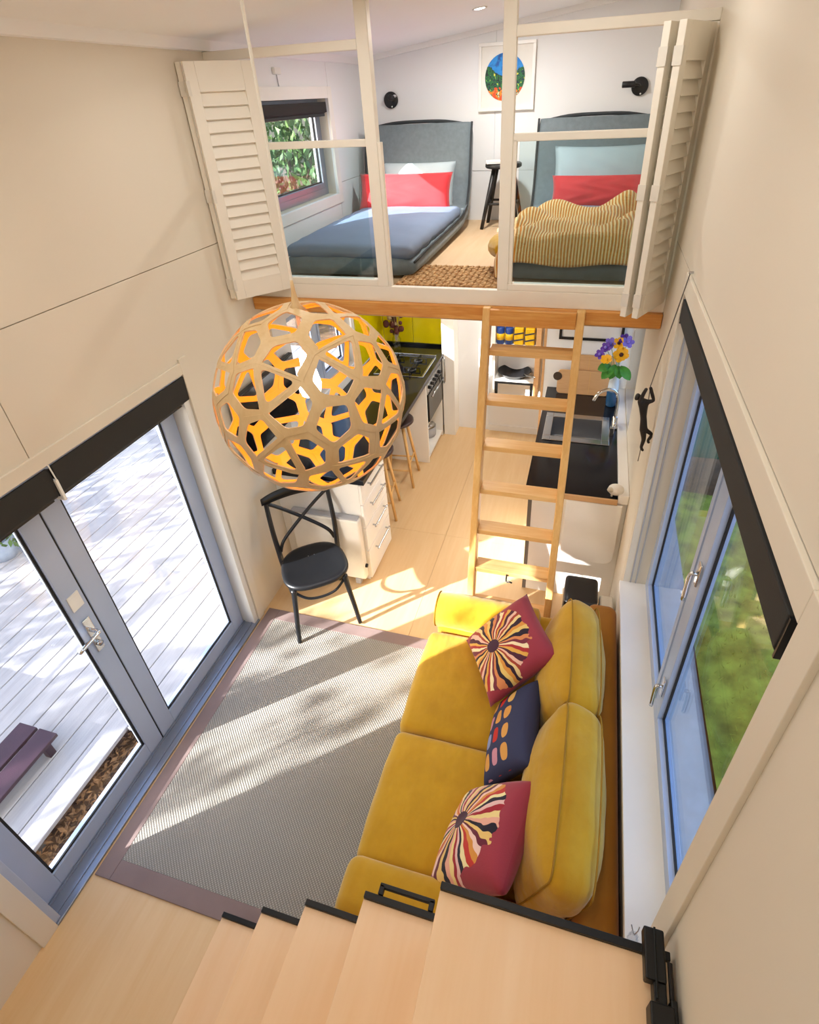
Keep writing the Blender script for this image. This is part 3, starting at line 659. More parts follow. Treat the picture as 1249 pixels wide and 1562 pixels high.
for i in range(NS):
    for k in range(8): cr.f.append((i*8+k, i*8+(k+1) % 8, (i+1)*8+(k+1) % 8, (i+1)*8+k)); cr.mi.append(0)
cr.f += [tuple(range(7, -1, -1)), tuple(NS*8+k for k in range(8))]; cr.mi += [0, 0]
cr.build('crest_rail', 'chair_black', t, smooth=True)
for s in (1, -1):
    MB().tube([C(-.278, s*.195, .82), C(-.268, s*.10, .75), C(-.232, -s*.04, .645), C(-.205, -s*.15, .545), C(-.192, -s*.185, .47)], .0125, 8, 6, flat=.8).build('cross_bar', 'chair_black', t, smooth=True)
for x, y in ((.0, .02), (.0, -.02)):
    MB().lathe(C(x-.09, y, .452), [(.004, 0), (.003, .003), (0, .003)], 8).build('screw', 'steel', t)

# ------------------------------------------------------------------ woven globe pendant
gc, GR = Vector((-.816, 1.422, 2.208)), .30
t = thing('globe_pendant', 'bamboo lattice globe pendant with orange inside hanging on a cord', 'pendant lamp', tuple(gc))
def snub_points():
    phi = (1+5**.5)/2; xi = ((phi/2+.5*(phi-5/27)**.5)**(1/3)+(phi/2-.5*(phi-5/27)**.5)**(1/3))
    al = xi-1/xi; be = xi*phi+phi*phi+phi/xi; out = []
    base = [(2*al, 2, 2*be), (al+be/phi+phi, -al*phi+be+1/phi, al/phi+be*phi-1), (-al/phi+be*phi+1, -al+be/phi-phi, al*phi+be-1/phi), (-al/phi+be*phi-1, al-be/phi-phi, al*phi+be+1/phi), (al+be/phi-phi, al*phi-be+1/phi, al/phi+be*phi+1)]
    for b in base:
        for sx in (1, -1):
            for sy in (1, -1):
                for sz in (1, -1):
                    if (sx*sy*sz) == 1:
                        v = (sx*b[0], sy*b[1], sz*b[2])
                        for k in range(3): out.append(Vector((v[k], v[(k+1) % 3], v[(k+2) % 3])).normalized())
    return out
SP = snub_points()
_b = bmesh.new(); bmesh.ops.convex_hull(_b, input=[_b.verts.new(p) for p in SP]); _b.normal_update(); _cl = {}
for f in _b.faces:
    n_ = f.normal.copy()
    if n_.dot(f.verts[0].co) < 0: n_ = -n_
    k_ = tuple(round(q, 2) for q in n_); _cl.setdefault(k_, [n_, 0, f]); _cl[k_][1] += 1
five = [n_ for n_, c_, f in _cl.values() if c_ >= 3]
three = [n_ for n_, c_, f in _cl.values() if c_ == 1 and not any(n_.angle(q) < .6 for q in five)]
_b.free(); SP = SP+[q.normalized() for q in five]+[q.normalized() for q in three]
bm = bmesh.new(); bvs = [bm.verts.new(p) for p in SP]; bmesh.ops.convex_hull(bm, input=bvs); bm.normal_update()
Mg = Euler((.35, .42, .6)).to_matrix()
cellpoly = []
for v in bm.verts:
    ns = []
    for f in v.link_faces:
        nn = f.normal.copy()
        if nn.dot(f.verts[0].co) < 0: nn = -nn
        if not any((nn-q).length < 1e-3 for q in ns): ns.append(nn)
    c = v.co.normalized(); e1 = c.orthogonal().normalized(); e2 = c.cross(e1)
    ns.sort(key=lambda q: math.atan2(q.dot(e2), q.dot(e1))); cellpoly.append((c.copy(), ns))
bm.free()
for ci, (c, ns) in enumerate(cellpoly):
    cen = sum(ns, Vector())/len(ns); cen.normalize(); cen = (cen*.7+c*.3).normalized()
    outer = []; K = 6; nn = len(ns)
    for i in range(nn):
        for k in range(K):
            outer.append(((ns[i]*(1-k/K)+ns[(i+1) % nn]*(k/K)).normalized()*1.0))
    T = len(outer)
    outer = [(cen+(p-cen)*1.012).normalized() for p in outer]
    inner = []
    hole = [cen+(ns[i]-cen)*(.755+.07*math.sin(i*2.1+ci*1.3)) for i in range(nn)]     # corners of the hole, rounded below
    for i in range(nn):
        p0, p1, p2 = hole[i-1], hole[i], hole[(i+1) % nn]
        for k in range(K):
            tt = k/K
            a, b = p1.lerp(p0, .2), p1.lerp(p2, .2); tb = k/(K-1); q = a*(1-tb)**2+p1*2*tb*(1-tb)+b*tb*tb; inner.append(q.normalized())
    off = K//2; inner = inner[off:]+inner[:off]
    wob = 1+.004*math.sin(ci*2.4)
    m = MB(); R1, R2 = GR*wob, GR*wob-.004
    vs = [gc+Mg @ (p*R1) for p in outer]+[gc+Mg @ (p*R1) for p in inner]+[gc+Mg @ (p*R2) for p in outer]+[gc+Mg @ (p*R2) for p in inner]
    f1 = [(k, (k+1) % T, T+(k+1) % T, T+k) for k in range(T)]; m.add(vs, f1, 0)
    m.f += [(2*T+(k+1) % T, 2*T+k, 3*T+k, 3*T+(k+1) % T) for k in range(T)]; m.mi += [1]*T
    m.f += [((k+1) % T, k, 2*T+k, 2*T+(k+1) % T) for k in range(T)]; m.mi += [0]*T
    m.f += [(T+k, T+(k+1) % T, 3*T+(k+1) % T, 3*T+k) for k in range(T)]; m.mi += [0]*T
    m.build('bamboo_leaf', ['bamboo', 'bamboo_inner'], t)
cz = zc(gc.x)
MB().tube([gc+Vector((0, 0, GR+.03)), (gc.x, gc.y, cz-.03)], .0042, 8).build('cord', 'shutter_paint', t)
MB().lathe(gc+Vector((0, 0, GR-.015)), [(.03, 0), (.012, .02), (.006, .06), (.004, .09)], 14).build('cord_grip', 'bamboo', t, smooth=True)
MB().lathe((gc.x, gc.y, cz-.035), [(.045, .03), (.045, .01), (.01, 0)], 20).build('ceiling_rose', 'white_joinery', t, smooth=True)
MB().tube([gc+Vector((0, 0, GR-.01)), gc+Vector((0, 0, .13))], .006, 8).build('stem', 'white_joinery', t)
MB().lathe(gc+Vector((0, 0, .06)), [(0, -.06), (.03, -.045), (.038, -.01), (.03, .03), (.018, .05), (.018, .09), (0, .09)], 16).build('bulb', 'lamp_glow', t, smooth=True)  # unseen bulb, its glow added to brighten the globe's inside
pl_ = bpy.data.lights.new('pendant_fill', 'POINT'); pl_.energy = 1.6; pl_.shadow_soft_size = .045; pl_.color = (1, .8, .55); po = bpy.data.objects.new('pendant_fill', pl_); COL.objects.link(po); po.parent = t; po.location = (0, 0, -.06)  # point light added inside the globe to lift the orange lining
# ------------------------------------------------------------------ left kitchen run
KX = -1.31
t = thing('drawer_cabinet', 'white four-drawer cabinet behind the black chair', 'cabinet', (-1.63, 2.92, 0))
B(XL+.004, KX-.02, 2.70, 3.14, .0, .868).build('carcass', 'white_joinery', t)
for i, (z0, z1) in enumerate(((.70, .862), (.50, .692), (.29, .492), (.02, .282))):
    d = B(KX-.019, KX, 2.70, 3.14, z0, z1).build('drawer', 'white_joinery', t, .002)
    zz = z1-.055; m = MB(); m.bar((KX+.028, 2.80, zz), (KX+.028, 3.06, zz), .012, .012)
    m.bar((KX, 2.82, zz), (KX+.028, 2.82, zz), .01, .01); m.bar((KX, 3.04, zz), (KX+.028, 3.04, zz), .01, .01); m.build('pull', 'steel', d, .002)
t = thing('oven_cabinet', 'white oven housing with built-in black oven below the hob', 'cabinet', (-1.63, 4.57, 0))
B(XL+.004, KX, 4.30, 4.322, 0, .868).build('side_panel', 'white_joinery', t, .001); B(XL+.004, KX, 4.84, 4.862, 0, .868).build('side_panel', 'white_joinery', t, .001)
B(XL+.004, KX-.005, 4.322, 4.84, .40, .418).build('shelf', 'white_joinery', t); B(XL+.004, KX-.005, 4.322, 4.84, .04, .06).build('shelf', 'white_joinery', t); B(XL+.004, XL+.02, 4.322, 4.84, .0, .868).build('rear_panel', 'white_joinery', t)
B(KX-.02, KX, 4.322, 4.84, .825, .868).build('top_strip', 'white_joinery', t)
t = thing('oven', 'small built-in oven with black glass door and steel knobs', 'oven', (-1.55, 4.58, .42))
B(-1.86, KX-.006, 4.325, 4.837, .419, .822).build('body', 'black_satin', t); d = B(KX-.006, KX+.012, 4.345, 4.82, .435, .715).build('door', 'oven_glass', t, .003)
MB().tube([(KX+.035, 4.38, .69), (KX+.035, 4.785, .69)], .009, 10).build('handle', 'steel', d, smooth=True)
B(KX-.005, KX+.008, 4.33, 4.832, .725, .82).build('control_panel', 'steel', t, .002)
for i in range(5): MB().lathe((KX+.008, 4.40+i*.085, .772), [(.018, 0), (.016, .022), (0, .022)], 14, Matrix.Rotation(PI/2, 3, 'Y')).build('knob', 'black_satin', t, smooth=True)
pot = thing('saucepan', 'dark saucepan in the niche under the oven', 'pan', (-1.5, 4.52, .061)); MB().lathe((-1.5, 4.52, .061), [(.085, 0), (.1, .01), (.1, .1), (.094, .1), (.09, .012), (0, .012)], 22).build('pot', 'steel', pot, smooth=True); MB().tube([(-1.42, 4.46, .145), (-1.34, 4.40, .15)], .009, 8).build('handle', 'black_satin', pot, smooth=True)
pot = thing('casserole', 'lidded grey casserole in the niche under the oven', 'pan', (-1.45, 4.72, .061)); MB().lathe((-1.45, 4.72, .061), [(.08, 0), (.095, .01), (.097, .11), (0, .115)], 22).build('pot', 'heater_grey', pot, smooth=True); MB().lathe((-1.45, 4.72, .176), [(.098, 0), (.05, .022), (.012, .028), (.012, .045), (0, .045)], 22).build('lid', 'steel', pot, smooth=True)
m = MB(); m.box(XL+.004, KX+.025, 2.70, YB-.002, .869, .909)
tag(m.build('benchtop', 'black_laminate', bevel=.002), 'long black kitchen benchtop along the left wall', 'benchtop')
t = thing('pantry_cupboard', 'tall white cupboard at the end of the left bench', 'cupboard', (-1.24, 5.03, 0))
B(-1.30, -1.18, 4.865, YB-.002, 0, 1.92).build('body', 'white_joinery', t, .002)
MB().tube([(-1.296, 4.86, .62), (-1.27, 4.835, .63), (-1.27, 4.835, .86), (-1.296, 4.86, .87)], .007, 8, 3).build('handle', 'steel', t, smooth=True)
sp = thing('splashback', 'bright yellow glass splashback panels above the hob', 'splashback', (-1.63, YB, .91))
for x0, x1 in ((XL+.014, -1.64), (-1.636, -1.302)): B(x0, x1, YB-.012, YB-.001, .935, 1.925).build('glass_panel', 'yellow_glass', sp, .001)
B(XL+.001, XL+.012, 4.36, YB-.014, .935, 1.925).build('glass_panel', 'yellow_glass', sp, .001); B(XL+.001, -1.302, YB-.03, YB-.012, .91, .935).build('upstand', 'black_laminate', sp)
t = thing('gas_hob', 'stainless gas hob set in the left benchtop', 'hob', (-1.55, 4.53, .91))
B(-1.80, -1.33, 4.30, 4.76, .9095, .916).build('plate', 'steel', t, .003); B(-1.785, -1.345, 4.315, 4.745, .916, .918).build('glass_top', 'oven_glass', t)
B(-1.80, -1.33, 4.752, 4.765, .918, .935).build('lid_hinge', 'steel', t, .003)
for x, y in ((-1.69, 4.42), (-1.69, 4.63), (-1.47, 4.42), (-1.47, 4.63)):
    b = MB().lathe((x, y, .918), [(.04, 0), (.04, .01), (.028, .018), (0, .018)], 16).build('burner', 'black_satin', t, smooth=True)
    m = MB(); m.bar((x-.08, y, .944), (x+.08, y, .944), .008, .008); m.bar((x, y-.08, .944), (x, y+.08, .944), .008, .008)
    for dx, dy in ((.078, 0), (-.078, 0), (0, .078), (0, -.078)): m.bar((x+dx, y+dy, .918), (x+dx, y+dy, .944), .007, .007)
    m.build('pan_support', 'black_metal', b)
t = thing('dried_bouquet', 'dark dried flower bunch in a glass bottle in the yellow corner', 'bouquet', (-1.76, 4.88, .91))
MB().lathe((-1.76, 4.88, .91), [(.035, 0), (.042, .01), (.042, .12), (.015, .17), (.018, .2)], 18).build('bottle', 'crystal', t, smooth=True)
rr = random.Random(4)
for k in range(26):
    a = rr.uniform(0, 6.28); q = rr.uniform(.01, .11); top = Vector((-1.76+q*math.cos(a), 4.86+q*.6*math.sin(a), 1.20+rr.uniform(-.14, .16)))
    MB().tube([(-1.76, 4.88, 1.0), tuple((Vector((-1.76, 4.88, 1.1))+top)/2), tuple(top)], .0025, 5, 2).build('stalk', 'dried_pale', t)
    MB().ball(top, rr.uniform(.018, .032), 8, (1, 1, rr.uniform(.9, 1.6))).build('seed_head', 'dried_flower' if k % 4 else 'dried_pale', t, smooth=True)
t = thing('wall_screen', 'black flat screen on left wall behind the globe lamp', 'screen', (-1.92, 2.78, 1.15))
B(-1.938, -1.905, 2.42, 3.16, 1.15, 1.58).build('panel', 'black_satin', t, .004); B(-1.905, -1.9035, 2.432, 3.148, 1.165, 1.568).build('screen', 'oven_glass', t); B(XL, -1.938, 2.7, 2.9, 1.28, 1.45).build('bracket', 'black_metal', t)
t = thing('panel_heater', 'white panel heater with grey top beside the drawers', 'heater', (-1.6, 2.62, 0))
B(-1.86, -1.335, 2.638, 2.697, .05, .60).build('body', 'heater_white', t, .012); B(-1.85, -1.345, 2.644, 2.692, .60, .612).build('grille', 'heater_grey', t, .002)
for x in (-1.8, -1.4): B(x-.02, x+.02, 2.635, 2.698, .0, .05).build('foot', 'heater_grey', t, .004)
MB().lathe((-1.335, 2.667, .17), [(.016, 0), (.014, .014), (0, .014)], 12, Matrix.Rotation(PI/2, 3, 'Y')).build('dial', 'black_satin', t, smooth=True)
def stool(lbl, x, y, rz, h, seatmat, legmat, grp, r=.15, z0=0., spread=.2, top=None):
    t = thing('bar_stool' if h > .5 else 'loft_stool', lbl, 'stool', (x, y, z0), grp)
    MB().lathe((x, y, z0+h-.03), [(r*.9, 0), (r, .008), (r, .022), (r*.93, .03), (0, .026)], 26).build('seat', seatmat, t, smooth=True)
    P = []
    for k in range(4):
        a = rz+PI/4+k*PI/2; p0 = Vector((x+.6*r*math.cos(a), y+.6*r*math.sin(a), z0+h-.028)); p1 = Vector((x+spread*math.cos(a), y+spread*math.sin(a), z0)); P.append((p0, p1))
        MB().tube([p0, p1], [.016, .012], 10).build('leg', legmat, t, smooth=True)
    for k in range(4):
        f = .62 if k % 2 else .72; MB().tube([P[k][0].lerp(P[k][1], f), P[(k+1) % 4][0].lerp(P[(k+1) % 4][1], f)], .008, 8).build('rung', legmat, t, smooth=True)
    return t
stool('wooden bar stool with dark seat, nearer of the two under the bench', -1.52, 3.50, .2, .64, 'stool_seat', 'stool_wood', 'wooden bar stools at the bench')
stool('wooden bar stool with dark seat, farther of the two by the oven', -1.50, 4.0, .1, .64, 'stool_seat', 'stool_wood', 'wooden bar stools at the bench')

# ------------------------------------------------------------------ wall shelf on back wall
t = thing('shelf_unit', 'open white shelf unit on the back wall behind the ladder', 'shelf', (-.63, 4.95, .52)); y0 = 4.82
B(-.80, -.775, y0, YB-.002, .52, 1.70).build('side', 'white_joinery', t, .001); B(-.405, -.36, y0, YB-.002, .52, 1.70).build('side', 'board_wood', t, .001)
for z in (.70, 1.05, 1.34, 1.68): B(-.775, -.405, y0+.004, YB-.002, z-.018, z).build('shelf_board', 'white_joinery', t)
B(-.775, -.405, YB-.012, YB-.002, .7, 1.68).build('rear_panel', 'wall_white', t)
ft = MB(); ft.box(-.77, -.745, y0+.01, y0+.03, .54, .68); ft.box(-.435, -.41, y0+.01, y0+.03, .54, .68); ft.box(-.745, -.435, y0+.01, y0+.03, .655, .68); ft.build('black_bracket', 'black_metal', t)
for i, (x, mt, mb, lb) in enumerate(((-.735, 'tin_blue', 'tin_yellow', 'blue tin with yellow label, leftmost on shelf'), (-.655, 'tin_blue', 'tin_yellow', 'blue tin with yellow label, second on shelf'), (-.565, 'tin_yellow', 'tin_dark', 'yellow packet with dark stripes, third on shelf'), (-.465, 'tin_yellow', 'tin_dark', 'yellow packet with dark stripes, rightmost on shelf'))):
    q = thing('food_tin' if i < 2 else 'food_packet', lb, 'tin' if i < 2 else 'packet', (x, 4.87, 1.05), 'tins and packets on the kitchen shelf')
    if i < 2:
        MB().lathe((x, 4.87, 1.051), [(.036, 0), (.036, .15), (.03, .156), (0, .156)], 18).build('can', mt, q, smooth=True); MB().lathe((x, 4.87, 1.09), [(.0368, 0), (.0368, .06)], 18).build('paper_label', mb, q, smooth=True)
    else:
        B(x-.042, x+.042, 4.84, 4.90, 1.051, 1.21).build('bag', mt, q, .008)
        for zz in (1.09, 1.15): MB().bar((x-.043, 4.8385, zz), (x+.043, 4.8385, zz+.02), .003, .012).build('stripe', mb, q)
q = thing('frying_pan', 'black frying pan on the lower kitchen shelf', 'pan', (-.6, 4.93, .7)); MB().lathe((-.6, 4.93, .701), [(.10, 0), (.155, .055), (.16, .058), (.15, .055), (.1, .012), (0, .012)], 30).build('pan', 'black_satin', q, smooth=True)
MB().tube([(-.5, 4.85, .755), (-.42, 4.78, .775), (-.39, 4.76, .778)], .008, 8, 3).build('handle', 'steel', q, smooth=True)

# ------------------------------------------------------------------ sink bench
t = thing('sink_cabinet', 'white sink cabinet with end panel facing the ladder', 'cabinet', (.05, 3.6, 0))
B(-.20, XR-.001, 2.875, 2.895, .0, .868).build('end_panel', 'white_joinery', t, .001)
B(-.19, .365, 2.896, 4.325, .08, .20).build('carcass', 'white_joinery', t)
for y0, y1 in ((2.90, 3.37), (3.374, 3.85), (3.854, 4.32)):
    d = B(-.21, -.192, y0, y1, .09, .86).build('door', 'white_joinery', t, .002); MB().tube([(-.23, (y0+y1)/2-.07, .80), (-.23, (y0+y1)/2+.07, .80)], .006, 8).build('handle', 'steel', d)
B(-.225, -.2, 2.874, 2.896, .0, .868).build('edge_strip', 'grey_gap', t)
t = thing('sink_benchtop', 'black benchtop with pale edge beside the right window', 'benchtop', (.04, 3.6, .87))
m = MB()
for c in cells((-.245, .312, 2.85, 4.328), ((-.17, .235, 3.50, 3.83),)): m.box(*c[:2], c[2], c[3], .869, .904)
m.build('top', 'black_laminate', t); B(-.245, .312, 2.835, 2.85, .868, .904).build('edge', 'board_wood', t, .002)
tag(B(.313, XR-.001, 2.85, 4.328, .87, .935).build('bench_ledge', 'white_joinery', bevel=.004), 'white ledge between sink bench and right wall', 'ledge')
t = thing('sink', 'square stainless steel sink set in the black bench', 'sink', (.03, 3.66, .72))
m = MB()
for c in cells((-.205, .258, 3.462, 3.868), ((-.15, .205, 3.52, 3.81),)): m.box(*c, .905, .911)
m.build('rim', 'steel', t, .003)
z = .76; m = MB(); m.add([(-.15,3.52,.906),(.205,3.52,.906),(.205,3.81,.906),(-.15,3.81,.906),(-.13,3.54,z),(.185,3.54,z),(.185,3.79,z),(-.13,3.79,z)], [(0,1,5,4),(1,2,6,5),(2,3,7,6),(3,0,4,7),(4,5,6,7)]); m.build('bowl', 'steel', t)
MB().lathe((.03, 3.66, z), [(.03, .001), (.02, .004), (0, .003)], 16).build('drain', 'chrome', t)
t = thing('mixer_tap', 'chrome swan-neck mixer tap beside the sink', 'tap', (.287, 3.72, .905))
MB().lathe((.287, 3.72, .905), [(.026, 0), (.024, .01), (.019, .02), (.019, .09), (.012, .1)], 16).build('body', 'chrome', t, smooth=True)
MB().tube([(.287, 3.72, .99), (.287, 3.72, 1.13), (.265, 3.71, 1.2), (.21, 3.69, 1.225), (.15, 3.675, 1.2), (.12, 3.67, 1.14)], .0115, 10, 6).build('spout', 'chrome', t, smooth=True)
MB().tube([(.287, 3.70, .97), (.285, 3.63, .985)], .007, 8).build('lever', 'chrome', t, smooth=True)
B(.255, .285, 3.60, 3.625, .9045, .97).build('sponge_holder', 'steel', t, .003)
def cboard(lbl, x0, x1, z0, z1, y, tilt, rad, hole):
    w_, h_ = x1-x0, z1-z0; n = 6; poly = []
    for cx_, cz_, a0 in ((w_/2-rad, h_-rad, 0), (-w_/2+rad, h_-rad, PI/2), (-w_/2+rad, rad, PI), (w_/2-rad, rad, 1.5*PI)):
        for k in range(n+1): a = a0+k/n*PI/2; poly.append((cx_+rad*math.cos(a), cz_+rad*math.sin(a)))
    M = Matrix.Translation(((x0+x1)/2, y, z0)) @ Matrix.Rotation(-tilt, 4, 'X')
    t = thing('cutting_board', lbl, 'board', ((x0+x1)/2, y, z0), 'cutting boards on the sink bench')
    ob = MB().prism([M @ Vector((px, 0, pz)) for px, pz in poly], (M.to_3x3() @ Vector((0, .018, 0)))).build('board', 'board_wood', t, .003)
    for gx in (-.2, .12): 
        gm = MB(); gm.box(w_*gx, w_*gx+.004, -.0012, 0, h_*.04, h_*.96, M=M); gm.build('joint_line', 'stool_wood', t)
    if hole: MB().lathe(M @ Vector((-w_/2+.0, -.002, h_*.72)), [(.035, 0), (.035, .003), (0, .003)], 20, M.to_3x3() @ Matrix.Rotation(PI/2, 3, 'X')).build('hole', 'bark', t)
cboard('small rounded cutting board leaning in front of the taller one', -.165, .24, .906, 1.105, 4.22, .16, .03, True)
cboard('taller cutting board leaning at rear of the sink bench', -.02, .27, .906, 1.22, 4.262, .12, .02, False)
t = thing('picture_frame', 'black framed white picture hanging over the sink bench', 'picture', (.06, 4.32, 1.33))
for r in ((-.185, .30, 1.335, 1.355), (-.185, .30, 1.66, 1.68), (-.185, -.165, 1.355, 1.66), (.28, .30, 1.355, 1.66)): B(r[0], r[1], 4.308, 4.328, r[2], r[3]).build('frame_side', 'frame_black', t, .001)
B(-.165, .28, 4.32, 4.327, 1.355, 1.66).build('mount', 'paper', t)
t = thing('flower_vase', 'tall pale blue vase holding the garden flowers', 'vase', (.265, 4.08, .904))
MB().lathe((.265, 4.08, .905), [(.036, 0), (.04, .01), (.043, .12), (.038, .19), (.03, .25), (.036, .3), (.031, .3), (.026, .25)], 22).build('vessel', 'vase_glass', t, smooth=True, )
rr = random.Random(11)
vt = Vector((.265, 4.08, 1.19))
def flower(lbl, top, r, col, eye, npet, nodir):
    t = thing('cut_flower', lbl, 'flower', tuple(top), 'flowers in the blue vase'); n = Vector(nodir).normalized(); M = n.to_track_quat('Z', 'Y').to_matrix()
    for k in range(npet):
        a = 2*PI*k/npet+rr.uniform(-.1, .1); L = r*rr.uniform(.9, 1.1); m = MB(); vs = []; N = 8
        for i in range(N):
            b = 2*PI*i/N; p = Vector((L*.55+L*.48*math.cos(b), L*.42*math.sin(b), .12*L*math.cos(b)+.006*(k % 2))); p = Matrix.Rotation(a, 3, 'Z') @ p; vs.append(top+M @ p)
        c = top+M @ (Matrix.Rotation(a, 3, 'Z') @ Vector((L*.55, 0, .05*L))); m.add(vs+[c], [(i, (i+1) % N, N) for i in range(N)]).build('petal', col, t, smooth=True)
    MB().ball(top+n*.004, r*.28, 8, (1, 1, 1)).build('flower_eye', eye, t, smooth=True)
    MB().tube([vt-Vector((0, 0, .1)), vt+(top-vt)*.4, top-n*.002], .0025, 5, 3).build('stem', 'stem_green', t)
fl_n = (-.35, -.75, .6)
flower('yellow pansy with dark eye, largest in the vase', vt+Vector((.02, -.03, .15)), .058, 'petal_yellow', 'flower_eye', 8, fl_n)
flower('yellow pansy with dark eye, topmost in the vase', vt+Vector((-.005, .02, .22)), .048, 'petal_yellow', 'flower_eye', 7, fl_n)
flower('small yellow flower, lowest left in the vase', vt+Vector((-.08, -.06, .12)), .04, 'petal_yellow', 'petal_yellow', 7, fl_n)
for lb, dx, dy, dz, c in (('violet flower on the right of the vase', .055, .0, .24, 'petal_violet'), ('purple flower at the top of the vase', .03, .03, .25, 'petal_purple'), ('purple flower on the left of the vase', -.095, .0, .19, 'petal_purple'), ('violet flower near the left of the vase', -.065, .03, .21, 'petal_violet'), ('purple flower at the far left edge of the vase', -.13, -.02, .14, 'petal_purple')):
    flower(lb, vt+Vector((dx, dy, dz)), .042, c, 'petal_violet', 5, (rr.uniform(-.5, .3), -.7, .5))
for (dx, dz, tw, L) in ((-.055, .05, 2.5, .12), (.055, .06, -2.45, .13), (-.02, .07, 2.9, .12), (-.085, .06, 1.9, .10), (.02, .06, -2.9, .10)):
    # each leaf springs from the rim and droops outwards, its face turned to the room
    c0 = vt+Vector((dx*.5, -.025, dz)); d = Vector((math.sin(tw)*-1, -.25, math.cos(tw))).normalized(); sd = d.cross(Vector((.1, -.85, .5))).normalized(); m = MB(); vs = []
    for i in range(9):
        u = i/8; wd = .036*math.sin(PI*min(1, u*.98+.02))**.7; c = c0+d*L*u+Vector((0, -.02*math.sin(PI*u), .012*math.sin(PI*u))); vs += [c-sd*wd, c+Vector((0, .006, -.004)), c+sd*wd]
    m.add(vs, [q for i in range(8) for q in ((3*i, 3*i+1, 3*i+4, 3*i+3), (3*i+1, 3*i+2, 3*i+5, 3*i+4))]).build('leaf', 'leaf_green', bpy.data.objects['flower_vase'], smooth=True)
t = thing('sheep_ornament', 'little white sheep ornament on the bench corner', 'ornament', (.295, 2.885, .905))
MB().ball((.295, 2.89, .948), .042, 14, (1.15, .85, .9)).build('body', 'sheep_wool', t, smooth=True); MB().ball((.262, 2.868, .958), .017, 10, (1.2, 1, 1)).build('head', 'sheep_face', t, smooth=True)
for dx in (-.022, .022):
    for dy in (-.013, .013): MB().tube([(.297+dx, 2.89+dy, .905), (.297+dx, 2.89+dy, .935)], .006, 6).build('leg', 'sheep_face', t)
t = thing('drop_leaf_table', 'white drop-leaf panel hanging on the bench end', 'table', (.17, 2.83, .36))
poly = []; X0, X1, Z0, Z1, rd = .01, .345, .375, .86, .06
for cx_, cz_, a0 in ((X1-rd, Z0+rd, 1.5*PI), ): 
    for k in range(7): a = a0+k/6*PI/2; poly.append((cx_+rd*math.cos(a), 2.842, cz_+rd*math.sin(a)))
poly += [(X1, 2.842, Z1), (X0, 2.842, Z1)]
for k in range(7): a = PI+k/6*PI/2; poly.append((X0+rd+rd*math.cos(a), 2.842, Z0+rd+rd*math.sin(a)))
MB().prism(poly, (0, .022, 0)).build('leaf', 'white_joinery', t, .003)
B(X0+.02, X1-.02, 2.864, 2.874, .84, .86).build('hinge', 'steel', t)
t = thing('black_case', 'black soft-sided case standing between sofa and bench', 'case', (.17, 2.55, 0))
MB().softbox((.165, 2.56, .20), (.2, .24, .395), .025, (.004, .004, .004), n=5).build('body', 'black_satin', t, smooth=True); B(.10, .23, 2.438, 2.443, .2, .215).build('zip', 'grey_gap', t)
tag(B(.28, .36, 2.42, 2.60, 0.0, .34).build('storage_tub', 'heater_white', bevel=.012), 'narrow white tub squeezed between black case and wall', 'tub')

# ------------------------------------------------------------------ climbing figure on the right wall
t = thing('climber_sculpture', 'dark bronze figure climbing a cord on the right wall', 'sculpture', (.33, 2.47, 1.5))
def cl(x, z, y=2.47): k = y/2.62; return Vector((x*k, y, 3-(3-z)*k))
skv = [cl(.346, 1.555), cl(.336, 1.60), cl(.325, 1.655), cl(.318, 1.69), cl(.306, 1.706), cl(.290, 1.713), cl(.345, 1.69), cl(.368, 1.70), cl(.34, 1.772), cl(.305, 1.69, 2.45), cl(.316, 1.735, 2.44), cl(.326, 1.765, 2.44),
       cl(.355, 1.535), cl(.393, 1.507), cl(.378, 1.47), cl(.386, 1.455), cl(.345, 1.53), cl(.358, 1.475), cl(.352, 1.425), cl(.366, 1.405), cl(.278, 1.716)]
sked = [(0,1),(1,2),(2,3),(3,4),(4,5),(3,6),(6,7),(7,8),(3,9),(9,10),(10,11),(0,12),(12,13),(13,14),(14,15),(0,16),(16,17),(17,18),(18,19),(5,20)]
rad = [.020,.015,.019,.017,.010,.021,.011,.009,.008,.011,.009,.008,.014,.010,.007,.007,.017,.011,.008,.007,.015]
me = bpy.data.meshes.new('climber_body'); org = Vector((.33, 2.47, 1.5)); me.from_pydata([tuple(v-org) for v in skv], sked, []); me.materials.append(MATS['bronze'])
bo = bpy.data.objects.new('figure', me); COL.objects.link(bo); bo.parent = t
sk = bo.modifiers.new('skin', 'SKIN'); sk.use_smooth_shade = True
for i, r in enumerate(rad): me.skin_vertices[0].data[i].radius = (r, r)
me.skin_vertices[0].data[0].use_root = True
ss = bo.modifiers.new('subsurf', 'SUBSURF'); ss.levels = ss.render_levels = 2
MB().tube([(.36, 2.30, 2.40), cl(.34, 1.775), cl(.347, 1.62), cl(.352, 1.39), cl(.35, 1.34)], .0022, 6).build('cord', 'grey_gap', t)
MB().tube([(.371, 2.30, 2.40), (.355, 2.30, 2.40)], .005, 8).build('wall_hook', 'steel', t)
# crystal ornament on the sill
t = thing('crystal_ornament', 'tiny clear glass ornament on the window sill corner', 'ornament', (.372, .80, .70))
MB().lathe((.368, .76, .701), [(.012, 0), (.018, .012), (.01, .028), (.014, .04), (0, .055)], 6).build('body', 'crystal', t)
for s in (-1, 1): MB().tube([(.368, .76, .745), (.368+.008*s, .765, .768), (.368+.012*s, .775, .775)], .002, 5).build('antler', 'steel', t)
